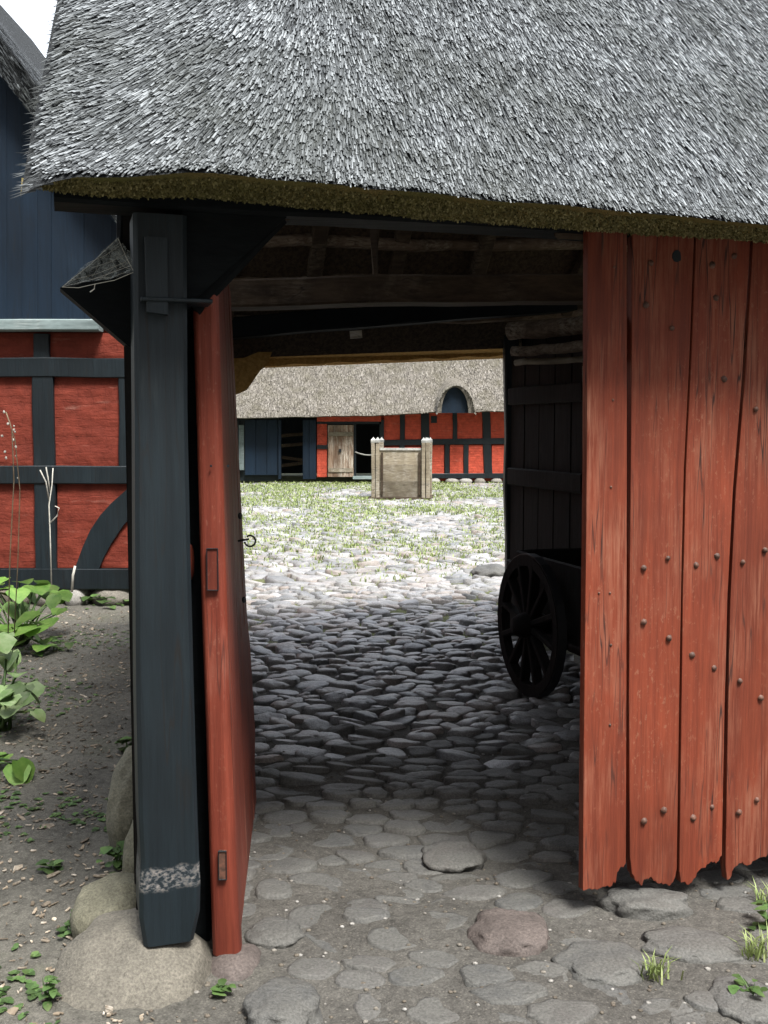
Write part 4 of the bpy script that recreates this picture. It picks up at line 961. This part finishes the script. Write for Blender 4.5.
def grasstuft(u, v, hpx, wpx, n, label):
    c = gnd(u, v); k = c.y / F; mb = MB()
    for i in range(n):
        b = c + Vector((R.gauss(0, wpx * k * .3), R.gauss(0, wpx * k * .2), 0)); az = R.uniform(0, 2 * PI); ln = hpx * k * R.uniform(.5, 1.1); o_ = Vector((math.cos(az), math.sin(az), 0)); s = Vector((-o_.y, o_.x, 0)) * .0028
        m = b + o_ * ln * .25 + Z * ln * .6; t = b + o_ * ln * .7 + Z * ln * .8
        mb.add([b - s, b + s, m + s * .8, m - s * .8, t], [(0, 1, 2, 3), (3, 2, 4)])
    o = mb.build('grass_tuft', M['grass'], None, c, True, False); tag(o, label, 'grass tuft', 'grass tufts at the gateway')
grasstuft(655, 976, 28, 34, 40, 'thin grass tuft growing between flat stones before the closed gate leaf')
grasstuft(757, 958, 34, 26, 45, 'grass tuft between the two weeds at the lower right')
grasstuft(766, 905, 26, 20, 30, 'grass tuft right under the bottom edge of the closed gate leaf at the picture edge')
# dry stalks
def stalk(label, pts, y, heads, rad, mat, hmat='pale_stalk', head=.014):
    P = [at(u, v, y) for u, v in pts]; root = thing('dry_stalk', label, 'dry plant', (P[0].x, y, 0), 'dry stalks by the building')
    MB().tube(P, rad, 5).build('stem', M[mat], root, smooth=True)
    for (u, v) in heads: MB().blob(at(u, v, y + R.uniform(-.03, .03)), (head, head, head * 1.3), R.randint(0, 99), 1, .2).build('seed_head', M[hmat], root)
stalk('tall thin brown stalk with pale seed heads at the left edge', [(8, 640), (10, 560), (14, 480), (12, 430), (6, 412)], 6.6, [(4, 412), (8, 424), (14, 430), (5, 452), (6, 458), (13, 440), (16, 447), (2, 436)], .004, 'stalk', head=.008)
stalk('thin stalk with tiny pale buds just right of the tall seed-headed one', [(14, 640), (18, 560), (20, 490), (15, 440), (9, 420)], 6.7, [(15, 432), (14, 426), (16, 456), (18, 478)], .0035, 'stalk', head=.006)
def twig():
    root = thing('pale_twig', 'whitish branching dry twig in front of the upright timber', 'dry plant', at(50, 600, 8.9)); mb = MB()
    for pts in (((52, 600), (50, 530), (49, 505), (52, 485), (53, 468)), ((49, 500), (46, 482), (40, 470)), ((50, 492), (48, 478), (46, 467)), ((49, 524), (57, 516), (59, 508), (55, 506))):
        P = [at(u, v, 8.9) for u, v in pts]; mb.tube(P, [.006, .006, .006, .005, .004][:len(P)], 5)
    mb.build('stem', M['pale_stalk'], root, smooth=True)
twig()
stalk('short straight white stalk in front of the sill beam', [(72, 592), (73, 575), (75, 566)], 9.0, [], .011, 'pale_stalk')
# ------------------------------------------------------------------ stuff: wood chips, yard grass
def chips():
    mb = MB(); n = 0
    while n < 5200:
        y = 2.2 + R.random() ** 1.6 * 6.8; x = R.uniform(-4.6, -.5)
        if y > 3 and x > leftx(y) - .08: continue
        if y <= 3 and x > -.62: continue
        if abs(x / y) > .75: continue
        if noise.noise(Vector((x * 1.5, y * 1.5, 7))) < R.uniform(-.8, .2): continue
        n += 1; s = R.uniform(.004, .012) * (1 if R.random() < .8 else 1.9); az = R.uniform(0, PI); d = Vector((math.cos(az), math.sin(az), R.gauss(0, .2))); e = Vector((-d.y, d.x, R.gauss(0, .3))) * R.uniform(.25, .6)
        c = Vector((x, y, gh(x, y) + .004)); t = R.uniform(.6, 1.4)
        mb.prism([c - d * s * t - e * s * .6, c - e * s, c + d * s * t - e * s * .3, c + d * s * .9 * t + e * s * .7, c - d * s * .8 * t + e * s], (0, 0, .003))
    o = mb.build('wood_chips', M['chip'], None, None, False, False); o['kind'] = 'stuff'; o['label'] = 'pale wood chips strewn over the garden earth'; o['category'] = 'wood chips'
chips()
def seedlings():
    mb = MB(); n = 0
    while n < 1200:
        y = 2.3 + R.random() ** 1.2 * 7; x = R.uniform(-.62, -.1) * y
        if x > leftx(max(y, 3)) - .05 or abs(x / y) > .6: continue
        if noise.noise(Vector((x * 1.1 + 9, y * 1.1, 3))) < R.uniform(-.05, .5): continue
        n += 1; az = R.uniform(0, 2 * PI); b = Vector((x, y, gh(x, y) + .004))
        for k in range(R.randint(2, 4)):
            az += R.uniform(1.2, 2.4); leafmesh(mb, b, (math.cos(az), math.sin(az), R.uniform(.1, .6)), R.uniform(.010, .03), 0, round_=R.uniform(.5, .9))
    o = mb.build('seedlings', M['weed'], None, None, True, False); o['kind'] = 'stuff'; o['label'] = 'tiny green seedlings scattered over the garden earth'; o['category'] = 'ground cover'
seedlings()
def pebbles():
    mb = MB(); n = 0
    while n < 1300:
        y = 2.3 + R.random() ** 1.3 * 3; x = R.uniform(-.75, 1.6)
        if y > 3 and not leftx(y) < x < rightx(y): continue
        n += 1; s = R.uniform(.0025, .008); c = Vector((x, y, gh(x, y) + s * .3)); mb.blob(c, (s * 1.2, s, s * .7), n, 1, .2)
    o = mb.build('gravel', M['found'], None, None, True, False); o['kind'] = 'stuff'; o['label'] = 'fine gravel in the dust of the gateway'; o['category'] = 'gravel'
pebbles()
def yardgrass():
    V = []; Rn = []; n = 0
    while n < 46000:
        y = 9.4 + R.random() ** .75 * 21.4; x = R.uniform(-.28, .25) * y
        m = noise.noise(Vector((x * .55 + 3, y * .38, 4))) + .35 * noise.noise(Vector((x * 2, y * 1.4, 8)))
        thr = -.1 if y < 24 else -.1 - (y - 24) * .035
        if y < 11.5: thr = .2
        if m < thr + R.uniform(-.3, .3): continue
        if abs(x - .4) < .75 and 23.3 < y < 25.3: continue
        n += 1; az = R.uniform(0, 2 * PI); h = R.uniform(.03, .075) * (1 + .02 * (y - 10)); o_ = Vector((math.cos(az), math.sin(az), 0)); s = Vector((-o_.y, o_.x, 0)) * (.004 + .00035 * y); b = Vector((x, y, 0.0))
        V += [b - s, b + s, b + o_ * h * .35 + Z * h * .7 + s * .7, b + o_ * h * .35 + Z * h * .7 - s * .7, b + o_ * h * .9 + Z * h * .95]; Rn += [R.random()] * 5
    V = np.array([tuple(p) for p in V]); j = np.arange(len(V) // 5) * 5
    o = npmesh('grass', V, [np.stack([j, j+1, j+2, j+3], 1), np.stack([j+3, j+2, j+4], 1)], M['grass'], Rn, True); o['kind'] = 'stuff'; o['label'] = 'short grass sprouting between the yard cobbles'; o['category'] = 'grass'
yardgrass()
# ------------------------------------------------------------------ light
SE, SAZ = math.radians(60), math.radians(150)
w = bpy.data.worlds.new('World'); sc.world = w; w.use_nodes = True; nt = w.node_tree; bg = nt.nodes['Background']
sk = nt.nodes.new('ShaderNodeTexSky'); sk.sky_type = 'NISHITA'; sk.sun_disc = False; sk.sun_elevation = SE; sk.sun_rotation = SAZ; sk.dust_density = 4; sk.air_density = 1.2
hs = nt.nodes.new('ShaderNodeHueSaturation'); hs.inputs['Saturation'].default_value = .32
nt.links.new(sk.outputs[0], hs.inputs['Color'])
# overcast sky: brighter overhead than at the horizon
tc = nt.nodes.new('ShaderNodeTexCoord'); sx = nt.nodes.new('ShaderNodeSeparateXYZ'); nt.links.new(tc.outputs['Generated'], sx.inputs[0])
mr = nt.nodes.new('ShaderNodeMapRange'); nt.links.new(sx.outputs[2], mr.inputs[0]); mr.inputs[1].default_value = 0; mr.inputs[2].default_value = 1; mr.inputs[3].default_value = .42; mr.inputs[4].default_value = 1.35
mx = nt.nodes.new('ShaderNodeMix'); mx.data_type = 'RGBA'; mx.blend_type = 'MULTIPLY'; mx.inputs[0].default_value = 1
nt.links.new(hs.outputs[0], mx.inputs[6]); 
# added sky gradient: brightens the yard side, dims light from behind the camera
my = nt.nodes.new('ShaderNodeMapRange'); nt.links.new(sx.outputs[1], my.inputs[0]); my.inputs[1].default_value = -.7; my.inputs[2].default_value = .9; my.inputs[3].default_value = .5; my.inputs[4].default_value = 3.3
ml_ = nt.nodes.new('ShaderNodeMath'); ml_.operation = 'MULTIPLY'; nt.links.new(mr.outputs[0], ml_.inputs[0]); nt.links.new(my.outputs[0], ml_.inputs[1]); nt.links.new(ml_.outputs[0], mx.inputs[7]); nt.links.new(mx.outputs[2], bg.inputs['Color']); bg.inputs['Strength'].default_value = .10
sl = bpy.data.lights.new('sun', 'SUN'); sl.energy = 3.1; sl.angle = math.radians(16); sl.color = (1, .98, .94)
so = bpy.data.objects.new('sun', sl); C.objects.link(so)
ds = Vector((math.sin(SAZ) * math.cos(SE), math.cos(SAZ) * math.cos(SE), math.sin(SE))); so.rotation_euler = ds.to_track_quat('Z', 'Y').to_euler(); so.location = ds * 30
sc.view_settings.view_transform = 'Standard'; sc.view_settings.look = 'None'; sc.view_settings.gamma = 1; sc.view_settings.exposure = 1.2
sc.render.engine = 'CYCLES'; sc.cycles.use_denoising = True; sc.cycles.max_bounces = 7; sc.cycles.diffuse_bounces = 4; sc.cycles.transparent_max_bounces = 8
